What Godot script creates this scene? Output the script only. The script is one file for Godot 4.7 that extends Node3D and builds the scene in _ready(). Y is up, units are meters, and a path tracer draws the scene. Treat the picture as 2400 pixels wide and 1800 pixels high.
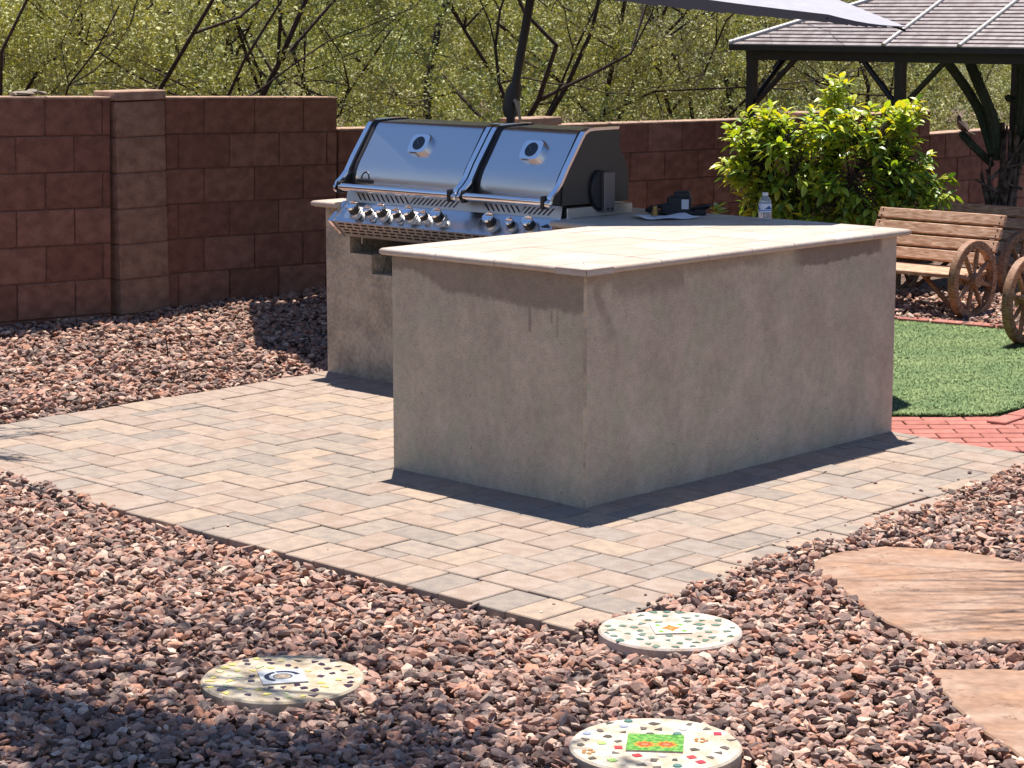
extends Node3D
# A backyard barbecue island on a paver patio, built object by object.
# World: camera at the origin looking towards -z. The island stands at an angle: A and B run along its two outer faces from the near corner N0.
const TH := 0.815
const UP := Vector3.UP
const ROT := TH - PI / 2.0            # rotation.y that turns local x to -A and local z to -B
var A := Vector3(-sin(TH), 0, -cos(TH))
var B := Vector3(cos(TH), 0, -sin(TH))
var N0 := Vector3(0.2795, 0, -8.5564)
var SUN := Vector3(0.0, 0.9605, -0.2783)
var rng := RandomNumberGenerator.new()
var M := {}
var taken := {}
var mesh_cache := {}

func P(a: float, b: float, y := 0.0) -> Vector3:
	return N0 + A * a + B * b + UP * y

func ab(p: Vector3) -> Vector2:
	var d := p - N0
	return Vector2(d.dot(A), d.dot(B))

func gy(a: float, b: float) -> float:
	return 0.012 * a + 0.008 * b

# ------------------------------------------------------------------ mesh builder
class MB:
	var v := PackedVector3Array()
	var n := PackedVector3Array()
	var u := PackedVector2Array()
	var c := PackedColorArray()
	var color := Color.WHITE
	func trin(p0: Vector3, p1: Vector3, p2: Vector3, n0: Vector3, n1: Vector3, n2: Vector3, u0 := Vector2.ZERO, u1 := Vector2.ZERO, u2 := Vector2.ZERO) -> void:
		var g := (p1 - p0).cross(p2 - p0)
		if g.length_squared() < 1e-16:
			return
		if g.dot(n0 + n1 + n2) > 0.0:
			v.append_array([p0, p2, p1]); n.append_array([n0, n2, n1]); u.append_array([u0, u2, u1])
		else:
			v.append_array([p0, p1, p2]); n.append_array([n0, n1, n2]); u.append_array([u0, u1, u2])
		c.append_array([color, color, color])
	func tri(p0: Vector3, p1: Vector3, p2: Vector3, inside: Vector3, u0 := Vector2.ZERO, u1 := Vector2.ZERO, u2 := Vector2.ZERO) -> void:
		var g := (p1 - p0).cross(p2 - p0)
		if g.length_squared() < 1e-16:
			return
		g = g.normalized()
		if g.dot((p0 + p1 + p2) / 3.0 - inside) < 0.0:
			g = -g
		trin(p0, p1, p2, g, g, g, u0, u1, u2)
	func quad(p0: Vector3, p1: Vector3, p2: Vector3, p3: Vector3, inside: Vector3) -> void:
		tri(p0, p1, p2, inside, Vector2(0, 1), Vector2(1, 1), Vector2(1, 0))
		tri(p0, p2, p3, inside, Vector2(0, 1), Vector2(1, 0), Vector2(0, 0))
	func box(ctr: Vector3, size: Vector3, basis := Basis(), ch := 0.0) -> void:
		var h := size / 2.0
		ch = minf(ch, minf(h.x, minf(h.y, h.z)) * 0.8)
		var pt := func(s: Vector3, axis: int) -> Vector3:
			var q := Vector3(s.x * (h.x - ch), s.y * (h.y - ch), s.z * (h.z - ch))
			q[axis] = s[axis] * h[axis]
			return ctr + basis * q
		for axis in 3:
			var i := (axis + 1) % 3
			var j := (axis + 2) % 3
			for sg in [-1.0, 1.0]:
				var q := []
				for e in [[-1, -1], [1, -1], [1, 1], [-1, 1]]:
					var s := Vector3()
					s[axis] = sg; s[i] = e[0]; s[j] = e[1]
					q.append(pt.call(s, axis))
				quad(q[0], q[1], q[2], q[3], ctr)
				if ch > 0.0:
					for si in [-1.0, 1.0]:
						# the edge between face (axis, sg) and face (i, si)
						var s0 := Vector3(); var s1 := Vector3()
						s0[axis] = sg; s0[i] = si; s0[j] = -1
						s1[axis] = sg; s1[i] = si; s1[j] = 1
						quad(pt.call(s0, axis), pt.call(s1, axis), pt.call(s1, i), pt.call(s0, i), ctr)
		if ch > 0.0:
			for sx in [-1.0, 1.0]:
				for sy in [-1.0, 1.0]:
					for sz in [-1.0, 1.0]:
						var s := Vector3(sx, sy, sz)
						tri(pt.call(s, 0), pt.call(s, 1), pt.call(s, 2), ctr)
	func tube(pts: Array, rads: Array, seg := 8, caps := true) -> void:
		var rings := []
		var side := Vector3.ZERO
		for i in pts.size():
			var d: Vector3 = (pts[mini(i + 1, pts.size() - 1)] - pts[maxi(i - 1, 0)]).normalized()
			if side == Vector3.ZERO:
				side = d.cross(Vector3.UP)
				if side.length() < 0.05:
					side = d.cross(Vector3.RIGHT)
			side = (side - d * side.dot(d)).normalized()
			var up := d.cross(side)
			var ring := []
			for k in seg:
				var t := TAU * k / seg
				ring.append(side * cos(t) + up * sin(t))
			rings.append(ring)
		for i in pts.size() - 1:
			var a: Vector3 = pts[i]
			var b: Vector3 = pts[i + 1]
			for k in seg:
				var k2 := (k + 1) % seg
				var n00: Vector3 = rings[i][k]; var n01: Vector3 = rings[i][k2]
				var n10: Vector3 = rings[i + 1][k]; var n11: Vector3 = rings[i + 1][k2]
				var p00: Vector3 = a + n00 * rads[i]; var p01: Vector3 = a + n01 * rads[i]
				var p10: Vector3 = b + n10 * rads[i + 1]; var p11: Vector3 = b + n11 * rads[i + 1]
				trin(p00, p01, p11, n00, n01, n11, Vector2(float(k) / seg, i), Vector2(float(k + 1) / seg, i), Vector2(float(k + 1) / seg, i + 1))
				trin(p00, p11, p10, n00, n11, n10, Vector2(float(k) / seg, i), Vector2(float(k + 1) / seg, i + 1), Vector2(float(k) / seg, i + 1))
		if caps:
			for e in [0, pts.size() - 1]:
				var inside: Vector3 = pts[1] if e == 0 else pts[e - 1]
				for k in seg:
					tri(pts[e], pts[e] + rings[e][k] * rads[e], pts[e] + rings[e][(k + 1) % seg] * rads[e], inside)
	func lathe(prof: Array, seg := 20, xf := Transform3D()) -> void:
		# profile of Vector2(radius, height); flat along the profile, smooth round it
		for i in prof.size() - 1:
			var a: Vector2 = prof[i]
			var b: Vector2 = prof[i + 1]
			var d := b - a
			var nn := Vector2(d.y, -d.x).normalized()
			for k in seg:
				var t0 := TAU * k / seg
				var t1 := TAU * (k + 1) / seg
				var e0 := Vector3(cos(t0), 0, sin(t0)); var e1 := Vector3(cos(t1), 0, sin(t1))
				var m0 := (xf.basis * (e0 * nn.x + Vector3.UP * nn.y)).normalized()
				var m1 := (xf.basis * (e1 * nn.x + Vector3.UP * nn.y)).normalized()
				var p0 := xf * (e0 * a.x + Vector3.UP * a.y); var p1 := xf * (e1 * a.x + Vector3.UP * a.y)
				var p2 := xf * (e1 * b.x + Vector3.UP * b.y); var p3 := xf * (e0 * b.x + Vector3.UP * b.y)
				var uu0 := float(k) / seg; var uu1 := float(k + 1) / seg
				trin(p0, p1, p2, m0, m1, m1, Vector2(uu0, 1), Vector2(uu1, 1), Vector2(uu1, 0))
				trin(p0, p2, p3, m0, m1, m0, Vector2(uu0, 1), Vector2(uu1, 0), Vector2(uu0, 0))
	func prism(poly: PackedVector2Array, y0: float, y1: float, xf := Transform3D(), ch := 0.0, smooth_sides := false) -> void:
		# a polygon in x, z pulled from y0 to y1; ch bevels the upper rim
		var ctr := Vector2.ZERO
		for q in poly:
			ctr += q
		ctr /= poly.size()
		var top := PackedVector2Array()
		for q in poly:
			top.append(ctr + (q - ctr) * (1.0 - ch / maxf(0.01, (q - ctr).length())))
		var idx := Geometry2D.triangulate_polygon(poly)
		for y in [y0, y1]:
			var nn := xf.basis.y.normalized() * (1.0 if y == y1 else -1.0)
			var src := top if y == y1 else poly
			for t in range(0, idx.size(), 3):
				var q0: Vector2 = src[idx[t]]; var q1: Vector2 = src[idx[t + 1]]; var q2: Vector2 = src[idx[t + 2]]
				trin(xf * Vector3(q0.x, y, q0.y), xf * Vector3(q1.x, y, q1.y), xf * Vector3(q2.x, y, q2.y), nn, nn, nn, q0, q1, q2)
		var area := 0.0
		for i in poly.size():
			area += poly[i].cross(poly[(i + 1) % poly.size()])
		var sg := 1.0 if area > 0.0 else -1.0
		for i in poly.size():
			var j := (i + 1) % poly.size()
			var levels := [[poly, y0], [poly, y1 - ch], [top, y1]] if ch > 0.0 else [[poly, y0], [poly, y1]]
			for l in levels.size() - 1:
				var lo: PackedVector2Array = levels[l][0]; var hi: PackedVector2Array = levels[l + 1][0]
				var ya: float = levels[l][1]; var yb: float = levels[l + 1][1]
				var d := poly[j] - poly[i]
				var out := Vector2(d.y, -d.x).normalized() * sg
				var lift := 0.0 if l == 0 else 1.0
				var n0 := (xf.basis * Vector3(out.x, lift, out.y)).normalized()
				var n1 := n0
				if smooth_sides:
					n0 = (xf.basis * Vector3(poly[i].x - ctr.x, 0, poly[i].y - ctr.y)).normalized()
					n1 = (xf.basis * Vector3(poly[j].x - ctr.x, 0, poly[j].y - ctr.y)).normalized()
				var q0 := xf * Vector3(lo[i].x, ya, lo[i].y); var q1 := xf * Vector3(lo[j].x, ya, lo[j].y)
				var q2 := xf * Vector3(hi[j].x, yb, hi[j].y); var q3 := xf * Vector3(hi[i].x, yb, hi[i].y)
				trin(q0, q1, q2, n0, n1, n1, lo[i], lo[j], hi[j])
				trin(q0, q2, q3, n0, n1, n0, lo[i], hi[j], hi[i])
	func sweep(prof: Array, x0: float, x1: float, smooth := false) -> void:
		# an outline of Vector2(z, y), anticlockwise seen with z to the right (closed ones either way), pulled along x, no end caps
		var sg := 1.0
		if prof[0].is_equal_approx(prof[-1]):
			var area := 0.0
			for i in prof.size() - 1:
				area += prof[i].cross(prof[i + 1])
			sg = 1.0 if area > 0.0 else -1.0
		for i in prof.size() - 1:
			var a: Vector2 = prof[i]; var b: Vector2 = prof[i + 1]
			var d := b - a
			var nn := Vector3(0, -d.x, d.y).normalized() * sg
			var na := nn; var nb := nn
			if smooth:
				if i > 0:
					var dp: Vector2 = prof[i] - prof[i - 1]
					na = (nn + Vector3(0, -dp.x, dp.y).normalized() * sg).normalized()
				if i < prof.size() - 2:
					var dn: Vector2 = prof[i + 2] - prof[i + 1]
					nb = (nn + Vector3(0, -dn.x, dn.y).normalized() * sg).normalized()
			var p0 := Vector3(x0, a.y, a.x); var p1 := Vector3(x1, a.y, a.x)
			var p2 := Vector3(x1, b.y, b.x); var p3 := Vector3(x0, b.y, b.x)
			trin(p0, p1, p2, na, na, nb, Vector2(x0, i), Vector2(x1, i), Vector2(x1, i + 1))
			trin(p0, p2, p3, na, nb, nb, Vector2(x0, i), Vector2(x1, i + 1), Vector2(x0, i + 1))
	func cap(prof: Array, x: float, sg: float) -> void:
		var poly := PackedVector2Array()
		for q in prof:
			poly.append(q)
		var idx := Geometry2D.triangulate_polygon(poly)
		var nn := Vector3(sg, 0, 0)
		for t in range(0, idx.size(), 3):
			var q0: Vector2 = poly[idx[t]]; var q1: Vector2 = poly[idx[t + 1]]; var q2: Vector2 = poly[idx[t + 2]]
			trin(Vector3(x, q0.y, q0.x), Vector3(x, q1.y, q1.x), Vector3(x, q2.y, q2.x), nn, nn, nn, q0, q1, q2)
	func append(o: MB, xf: Transform3D) -> void:
		for i in o.v.size():
			v.append(xf * o.v[i]); n.append((xf.basis * o.n[i]).normalized()); u.append(o.u[i]); c.append(o.c[i])
	func mesh() -> ArrayMesh:
		var arr := []
		arr.resize(Mesh.ARRAY_MAX)
		arr[Mesh.ARRAY_VERTEX] = v
		arr[Mesh.ARRAY_NORMAL] = n
		arr[Mesh.ARRAY_TEX_UV] = u
		arr[Mesh.ARRAY_COLOR] = c
		var m := ArrayMesh.new()
		m.add_surface_from_arrays(Mesh.PRIMITIVE_TRIANGLES, arr)
		return m

# ------------------------------------------------------------------ nodes
func numbered(called: String) -> String:
	var k: int = taken.get(called, 0)
	taken[called] = k + 1
	return called if k == 0 else "%s_%03d" % [called, k]

func tag(o: Node, label: String, category: String, group := "") -> Node:
	o.set_meta("label", label)
	o.set_meta("category", category)
	if group:
		o.set_meta("group", group)
	return o

func thing(called: String, label: String, category: String, at := Vector3.ZERO, turn := 0.0, group := "") -> Node3D:
	var o := Node3D.new()
	o.name = numbered(called)
	add_child(o)
	o.position = at
	o.rotation.y = turn
	tag(o, label, category, group)
	return o

func obj(called: String, m, mat: Material, parent: Node = null, at := Transform3D()) -> MeshInstance3D:
	var o := MeshInstance3D.new()
	o.mesh = m.mesh() if m is MB else m
	o.material_override = mat
	o.transform = at
	if parent == null:
		o.name = numbered(called)
		add_child(o)
	else:
		o.name = called
		parent.add_child(o, true)
	return o

func struct(called: String, m, mat: Material) -> MeshInstance3D:
	var o := obj(called, m, mat)
	o.set_meta("kind", "structure")
	return o

func multi(called: String, m, mat: Material, xfs: Array, cols := [], parent: Node = null) -> MultiMeshInstance3D:
	var mm := MultiMesh.new()
	mm.transform_format = MultiMesh.TRANSFORM_3D
	mm.use_colors = cols.size() > 0
	mm.mesh = m.mesh() if m is MB else m
	mm.instance_count = xfs.size()
	for i in xfs.size():
		mm.set_instance_transform(i, xfs[i])
		if cols.size() > 0:
			mm.set_instance_color(i, cols[i])
	var o := MultiMeshInstance3D.new()
	o.multimesh = mm
	o.material_override = mat
	if parent == null:
		o.name = numbered(called)
		add_child(o)
	else:
		o.name = called
		parent.add_child(o, true)
	return o

# ------------------------------------------------------------------ materials
func lin(r: float, g: float, b: float) -> Color:
	return Color(r, g, b).linear_to_srgb()

func mat(col: Color, rough := 0.8, metal := 0.0, spec := 0.5) -> StandardMaterial3D:
	var m := StandardMaterial3D.new()
	m.albedo_color = col
	m.roughness = rough
	m.metallic = metal
	m.metallic_specular = spec
	return m

func noise(sd: int, freq: float, oct := 4, type := FastNoiseLite.TYPE_SIMPLEX_SMOOTH) -> FastNoiseLite:
	var f := FastNoiseLite.new()
	f.seed = sd
	f.frequency = freq
	f.noise_type = type
	f.fractal_octaves = oct
	return f

func grey(sd: int, size: int, freq: float, oct := 4, type := FastNoiseLite.TYPE_SIMPLEX_SMOOTH, h := 0) -> Image:
	return noise(sd, freq, oct, type).get_seamless_image(size, size if h == 0 else h)

# mixes colours by a coarse pattern and shakes them by a fine one
func mottled(size: int, sd: int, f_coarse: float, f_fine: float, c0: Color, c1: Color, grain: float, spots := Color(0, 0, 0, 0), spot_at := 0.9) -> ImageTexture:
	var co := grey(sd, size, f_coarse, 4)
	var fi := grey(sd + 1, size, f_fine, 3)
	var sp := grey(sd + 2, size, f_fine * 0.7, 2)
	var im := Image.create(size, size, false, Image.FORMAT_RGB8)
	for y in size:
		for x in size:
			var k := co.get_pixel(x, y).r
			var g := 1.0 + grain * (fi.get_pixel(x, y).r - 0.5) * 2.0
			var col := c0.lerp(c1, clampf((k - 0.25) * 2.0, 0, 1))
			col = Color(col.r * g, col.g * g, col.b * g)
			if spots.a > 0.0 and sp.get_pixel(x, y).r > spot_at:
				col = col.lerp(spots, spots.a)
			im.set_pixel(x, y, col)
	return ImageTexture.create_from_image(im)

func bumps(size: int, sd: int, freq: float, oct := 4, strength := 2.0) -> ImageTexture:
	var im := grey(sd, size, freq, oct)
	im.convert(Image.FORMAT_RGBA8)
	im.bump_map_to_normal_map(strength)
	return ImageTexture.create_from_image(im)

func tri(m: StandardMaterial3D, tex: Texture2D, scale: float, nrm: Texture2D = null, nscale := 1.0, world := false) -> StandardMaterial3D:
	m.albedo_texture = tex
	m.uv1_triplanar = true
	m.uv1_world_triplanar = world
	m.uv1_scale = Vector3.ONE * scale
	if nrm:
		m.normal_enabled = true
		m.normal_texture = nrm
		m.normal_scale = nscale
	return m

func _ready() -> void:
	rng.seed = 7
	# --- camera, sky, sun, exposure
	var cam := Camera3D.new()
	cam.name = "camera"
	cam.position = Vector3(0, 1.9, 0)
	cam.rotation_degrees = Vector3(-9.375, 0, 0)
	cam.fov = 19.26
	cam.far = 900.0
	cam.current = true
	add_child(cam)
	var env := Environment.new()
	env.background_mode = Environment.BG_SKY
	var skym := ProceduralSkyMaterial.new()
	skym.sky_top_color = Color(0.31, 0.455, 0.69)
	skym.sky_horizon_color = Color(0.69, 0.75, 0.81)
	skym.sky_curve = 0.30
	skym.ground_bottom_color = Color(0.40, 0.33, 0.28)
	skym.ground_horizon_color = Color(0.55, 0.50, 0.45)
	skym.sky_energy_multiplier = 0.82
	skym.ground_energy_multiplier = 0.6
	skym.sun_angle_max = 20.0
	var sky := Sky.new()
	sky.sky_material = skym
	env.sky = sky
	env.tonemap_mode = Environment.TONE_MAPPER_LINEAR
	env.tonemap_exposure = 1.85
	env.sdfgi_enabled = true
	env.ssao_enabled = true
	env.ssil_enabled = true
	var we := WorldEnvironment.new()
	we.name = "world_environment"
	we.environment = env
	add_child(we)
	var sun := DirectionalLight3D.new()
	sun.name = "sun"
	sun.light_energy = 1.6
	sun.light_color = Color(1.0, 0.965, 0.925)
	sun.light_angular_distance = 0.5
	sun.shadow_enabled = true
	add_child(sun)
	sun.look_at_from_position(SUN * 10.0, Vector3.ZERO, Vector3.RIGHT)
	# --- everything else
	make_materials()
	build_ground()
	build_patio()
	build_walls()
	build_island()
	build_grill()
	build_counter_things()
	build_umbrella()
	build_stepping_stones()
	build_lawn()
	build_gazebo()
	build_benches()
	build_lemon()
	build_cactus()
	build_trees()
	build_shade_trees()
	build_gravel()
	build_small()

func make_materials() -> void:
	var fine := bumps(512, 11, 0.06, 4, 3.0)
	var rough := bumps(512, 12, 0.02, 5, 5.0)
	M.nrm_fine = fine
	M.nrm_rough = rough
	# block wall: integrally coloured concrete, red-brown, three tones
	var blk := mottled(512, 21, 0.012, 0.12, Color(0.80, 0.76, 0.74), Color(1.0, 0.97, 0.95), 0.16, Color(0.62, 0.56, 0.54, 0.6), 0.80)
	M.block = []
	for c in [lin(0.30, 0.150, 0.108), lin(0.275, 0.135, 0.096), lin(0.325, 0.172, 0.126), lin(0.26, 0.124, 0.09)]:
		M.block.append(tri(mat(c, 0.95), blk, 1.7, fine, 0.8, true))
	M.mortar = tri(mat(lin(0.22, 0.115, 0.085), 0.95), blk, 2.0, fine, 1.0, true)
	M.pilaster = tri(mat(lin(0.36, 0.225, 0.165), 0.95), blk, 1.7, fine, 0.8, true)
	M.sunlit_top = tri(mat(lin(0.46, 0.33, 0.25), 0.95), blk, 1.7, fine, 0.8, true)  # paler than the blocks: sunlight on the wall tops put into the colour
	# pavers: ten tones of one concrete mix
	var pav := mottled(512, 31, 0.010, 0.16, Color(0.92, 0.90, 0.88), Color(1.0, 1.0, 1.0), 0.12, Color(0.72, 0.66, 0.60, 0.5), 0.82)
	var pav2 := mottled(512, 36, 0.014, 0.16, Color(0.88, 0.88, 0.88), Color(1.0, 0.98, 0.95), 0.12, Color(1.0, 0.98, 0.95, 0.5), 0.72)
	M.paver = []
	var tones := [[0.322, 0.253, 0.207], [0.340, 0.267, 0.216], [0.299, 0.235, 0.193], [0.290, 0.244, 0.207], [0.274, 0.233, 0.202], [0.354, 0.276, 0.216], [0.331, 0.262, 0.216], [0.304, 0.253, 0.216], [0.313, 0.241, 0.193], [0.253, 0.217, 0.191]]
	for i in tones.size():
		var t: Array = tones[i]
		var m := tri(mat(lin(t[0], t[1], t[2]), 0.9), pav if i % 2 == 0 else pav2, 1.9, fine, 0.5, true)
		M.paver.append(m)
	M.sand = tri(mat(lin(0.24, 0.18, 0.14), 1.0), pav, 3.0, fine, 1.0, true)
	M.dirt = tri(mat(lin(0.17, 0.11, 0.085), 1.0), mottled(512, 41, 0.02, 0.2, Color(0.7, 0.68, 0.66), Color(1, 1, 1), 0.3), 1.2, rough, 1.0, true)
	# stucco
	M.stucco = tri(mat(Color(0.745, 0.698, 0.625), 0.95), mottled(512, 51, 0.010, 0.07, Color(0.84, 0.83, 0.82), Color(1.0, 0.98, 0.96), 0.10), 0.9, bumps(512, 52, 0.045, 5, 6.0), 0.6)
	# travertine
	var tv := Image.create(512, 512, false, Image.FORMAT_RGB8)
	var n1 := noise(61, 0.012, 4)
	var n2 := noise(62, 0.06, 3)
	for y in 512:
		for x in 512:
			var k := n1.get_noise_2d(x * 0.45, y * 3.2 + 30.0 * n1.get_noise_2d(x, y)) * 0.5 + 0.5
			var c := Color(0.90, 0.83, 0.77).lerp(Color(1.0, 0.98, 0.96), clampf(k * 1.8 - 0.4, 0, 1))
			if n2.get_noise_2d(x * 0.8, y * 2.2) > 0.56:
				c = c.lerp(Color(0.72, 0.61, 0.50), 0.6)
			tv.set_pixel(x, y, c)
	M.travertine = []
	for c in [lin(0.51, 0.48, 0.445), lin(0.535, 0.51, 0.48), lin(0.485, 0.447, 0.408)]:
		M.travertine.append(tri(mat(c, 0.55), ImageTexture.create_from_image(tv), 1.6, fine, 0.25, true))
	M.grout = mat(lin(0.45, 0.39, 0.33), 0.95)
	# metals: brushed along x by a stretched noise
	var br := Image.create(256, 512, false, Image.FORMAT_RGBA8)
	var nb := noise(71, 0.9, 2)
	for y in 512:
		for x in 256:
			var k := nb.get_noise_2d(x * 0.012, y) * 0.5 + 0.5
			br.set_pixel(x, y, Color(k, k, k))
	var brn: Image = br.duplicate()
	brn.bump_map_to_normal_map(0.6)
	M.steel = tri(mat(lin(0.72, 0.71, 0.70), 0.26, 1.0), null, 3.0, ImageTexture.create_from_image(brn), 0.10)
	M.steel2 = mat(lin(0.56, 0.55, 0.54), 0.36, 1.0)
	M.chrome = mat(lin(0.72, 0.72, 0.73), 0.07, 1.0)
	M.polish = mat(lin(0.93, 0.93, 0.94), 0.06, 1.0)
	M.black_plastic = mat(lin(0.012, 0.012, 0.013), 0.35)
	M.black_metal = mat(lin(0.014, 0.013, 0.013), 0.45, 0.0, 0.5)
	M.black_rubber = mat(lin(0.012, 0.012, 0.015), 0.6)
	M.enamel = mat(lin(0.045, 0.043, 0.041), 0.42, 0.2)
	M.dark_inside = mat(lin(0.01, 0.01, 0.01), 0.8)
	M.grey_plate = mat(lin(0.16, 0.15, 0.155), 0.45, 0.6)
	# wood
	var wd := Image.create(512, 256, false, Image.FORMAT_RGB8)
	var w1 := noise(81, 0.010, 4)
	for y in 256:
		for x in 512:
			var k := sin((y * 0.11 + 9.0 * w1.get_noise_2d(x * 0.35, y * 1.6)) * 2.2) * 0.5 + 0.5
			var g := w1.get_noise_2d(x * 2.0, y * 26.0) * 0.16
			var c := Color(0.74, 0.60, 0.49).lerp(Color(0.97, 0.88, 0.80), k)
			wd.set_pixel(x, y, Color(c.r * (1.0 + g), c.g * (1.0 + g), c.b * (1.0 + g)))
	M.wood = tri(mat(lin(0.64, 0.52, 0.44), 0.75), ImageTexture.create_from_image(wd), 1.6, fine, 0.3)
	M.wood.uv1_scale = Vector3(0.7, 2.4, 2.4)
	M.wood2 = tri(mat(lin(0.38, 0.27, 0.20), 0.65), ImageTexture.create_from_image(wd), 1.9, fine, 0.3)
	M.bolt = mat(lin(0.03, 0.025, 0.02), 0.5, 0.5)
	M.bark = tri(mat(lin(0.065, 0.043, 0.032), 0.95), mottled(256, 91, 0.03, 0.2, Color(0.6, 0.58, 0.56), Color(1, 1, 1), 0.25), 3.0, rough, 1.0)
	M.deadwood = tri(mat(lin(0.22, 0.19, 0.165), 0.95), mottled(256, 95, 0.02, 0.2, Color(0.45, 0.43, 0.40), Color(1, 1, 1), 0.3), 2.5, rough, 1.0)
	M.cactus = tri(mat(lin(0.05, 0.085, 0.055), 0.7), mottled(256, 97, 0.03, 0.2, Color(0.7, 0.7, 0.65), Color(1, 1, 1), 0.2), 3.0)
	# red brick
	M.brick = []
	for c in [lin(0.37, 0.135, 0.108), lin(0.345, 0.125, 0.10), lin(0.40, 0.155, 0.124)]:
		M.brick.append(tri(mat(c, 0.9), pav, 3.0, fine, 0.5, true))
	# flagstone, cast discs
	var fg := Image.create(512, 512, false, Image.FORMAT_RGB8)
	var f1 := noise(104, 0.018, 4)
	var f2 := noise(105, 0.014, 3)
	var f3 := noise(106, 0.12, 3)
	for y in 512:
		for x in 512:
			var k := clampf(0.5 + 1.1 * f1.get_noise_2d(x, y * 1.6), 0, 1)
			var c := Color(0.88, 0.80, 0.73).lerp(Color(1.0, 0.96, 0.92), k)
			c = c.lerp(Color(0.97, 0.86, 0.75), clampf(2.2 * f1.get_noise_2d(x + 700, y * 1.3) - 0.25, 0, 0.7))
			if absf(f2.get_noise_2d(x, y * 2.4)) < 0.010 and f1.get_noise_2d(x * 1.5, y + 400) > 0.0:
				c = c.lerp(Color(0.52, 0.40, 0.33), 0.55)
			var g := 1.0 + 0.10 * f3.get_noise_2d(x, y)
			fg.set_pixel(x, y, Color(c.r * g, c.g * g, c.b * g))
	M.flag = tri(mat(lin(0.325, 0.238, 0.19), 0.9), ImageTexture.create_from_image(fg), 0.3333, bumps(512, 102, 0.022, 5, 9.0), 0.7, true)
	M.flag.uv1_offset = Vector3(0, 0, 0.2)
	M.disc = []
	for c in [lin(0.44, 0.385, 0.30), lin(0.48, 0.415, 0.375), lin(0.51, 0.465, 0.39)]:
		M.disc.append(tri(mat(c, 0.8), mottled(256, 111, 0.02, 0.12, Color(0.86, 0.82, 0.76), Color(1, 1, 1), 0.07), 2.0, fine, 0.4, true))

# ------------------------------------------------------------------ ground
func ground_y(x: float, z: float) -> float:
	var q := ab(Vector3(x, 0, z))
	var y := gy(clampf(q.x, -4.0, 3.02), clampf(q.y, -4.0, 3.0))
	if q.x > 3.02:
		y += (minf(q.x, 5.2) - 3.02) * 0.036
	if x > 0.4:
		y -= 0.3 * smoothstep(14.6, 17.5, -z) * smoothstep(0.4, 1.6, x)
	if q.x > 5.3:
		y += clampf((q.x - 5.3) * 0.01, 0, 0.6)
	if q.y < -1.24 and q.x > -1.5:                       # the bed in front of the patio lies a hand lower than the pavers
		y -= 0.022 * smoothstep(-1.24, -1.27, q.y) * (1.0 - 0.6 * smoothstep(-1.4, -2.0, q.y))
	return y

func build_ground() -> void:
	var mb := MB.new()
	var xs := []
	var zs := []
	for e in [-400.0, -150.0, -60.0, -25.0, -12.0]:
		xs.append(e)
	var x := -6.0
	while x <= 6.0:
		xs.append(x); x += 0.15
	for e in [9.0, 14.0, 25.0, 60.0, 150.0, 400.0]:
		xs.append(e)
	for e in [300.0, 100.0, 30.0, 8.0, 2.0, -1.0]:
		zs.append(e)
	var z := -3.0
	while z >= -20.0:
		zs.append(z); z -= 0.15
	for e in [-24.0, -30.0, -40.0, -70.0, -150.0, -400.0]:
		zs.append(e)
	var f := noise(5, 1.3, 3)
	var h := func(px: float, pz: float) -> Vector3:
		return Vector3(px, ground_y(px, pz) - 0.055 + 0.012 * f.get_noise_2d(px, pz), pz)
	for i in xs.size() - 1:
		for j in zs.size() - 1:
			var a: Vector3 = h.call(xs[i], zs[j]); var b: Vector3 = h.call(xs[i + 1], zs[j])
			var c: Vector3 = h.call(xs[i + 1], zs[j + 1]); var d: Vector3 = h.call(xs[i], zs[j + 1])
			mb.trin(a, b, c, UP, UP, UP)
			mb.trin(a, c, d, UP, UP, UP)
	struct("ground", mb, M.dirt)
	# desert hillside closing the view behind the trees
	var hb := MB.new()
	var fh := noise(6, 0.03, 4)
	var hp := func(i: int, j: int) -> Vector3:
		var ang := deg_to_rad(-75.0 + 3.0 * i)
		var r := 46.0 + 9.0 * j
		var y := 0.0 if j == 0 else 2.2 * j + 3.0 * fh.get_noise_2d(i * 9.0, j * 9.0)
		return Vector3(sin(ang) * r, y - 0.3, -cos(ang) * r)
	for i in 50:
		for j in 9:
			var a: Vector3 = hp.call(i, j); var b: Vector3 = hp.call(i + 1, j)
			var c: Vector3 = hp.call(i + 1, j + 1); var d: Vector3 = hp.call(i, j + 1)
			hb.tri(a, b, c, Vector3(0, -60, -60)); hb.tri(a, c, d, Vector3(0, -60, -60))
	struct("hill", hb, tri(mat(lin(0.14, 0.13, 0.07), 1.0), mottled(512, 45, 0.03, 0.2, Color(0.55, 0.6, 0.45), Color(1, 1, 0.95), 0.35), 0.12, null, 1.0, true))

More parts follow.
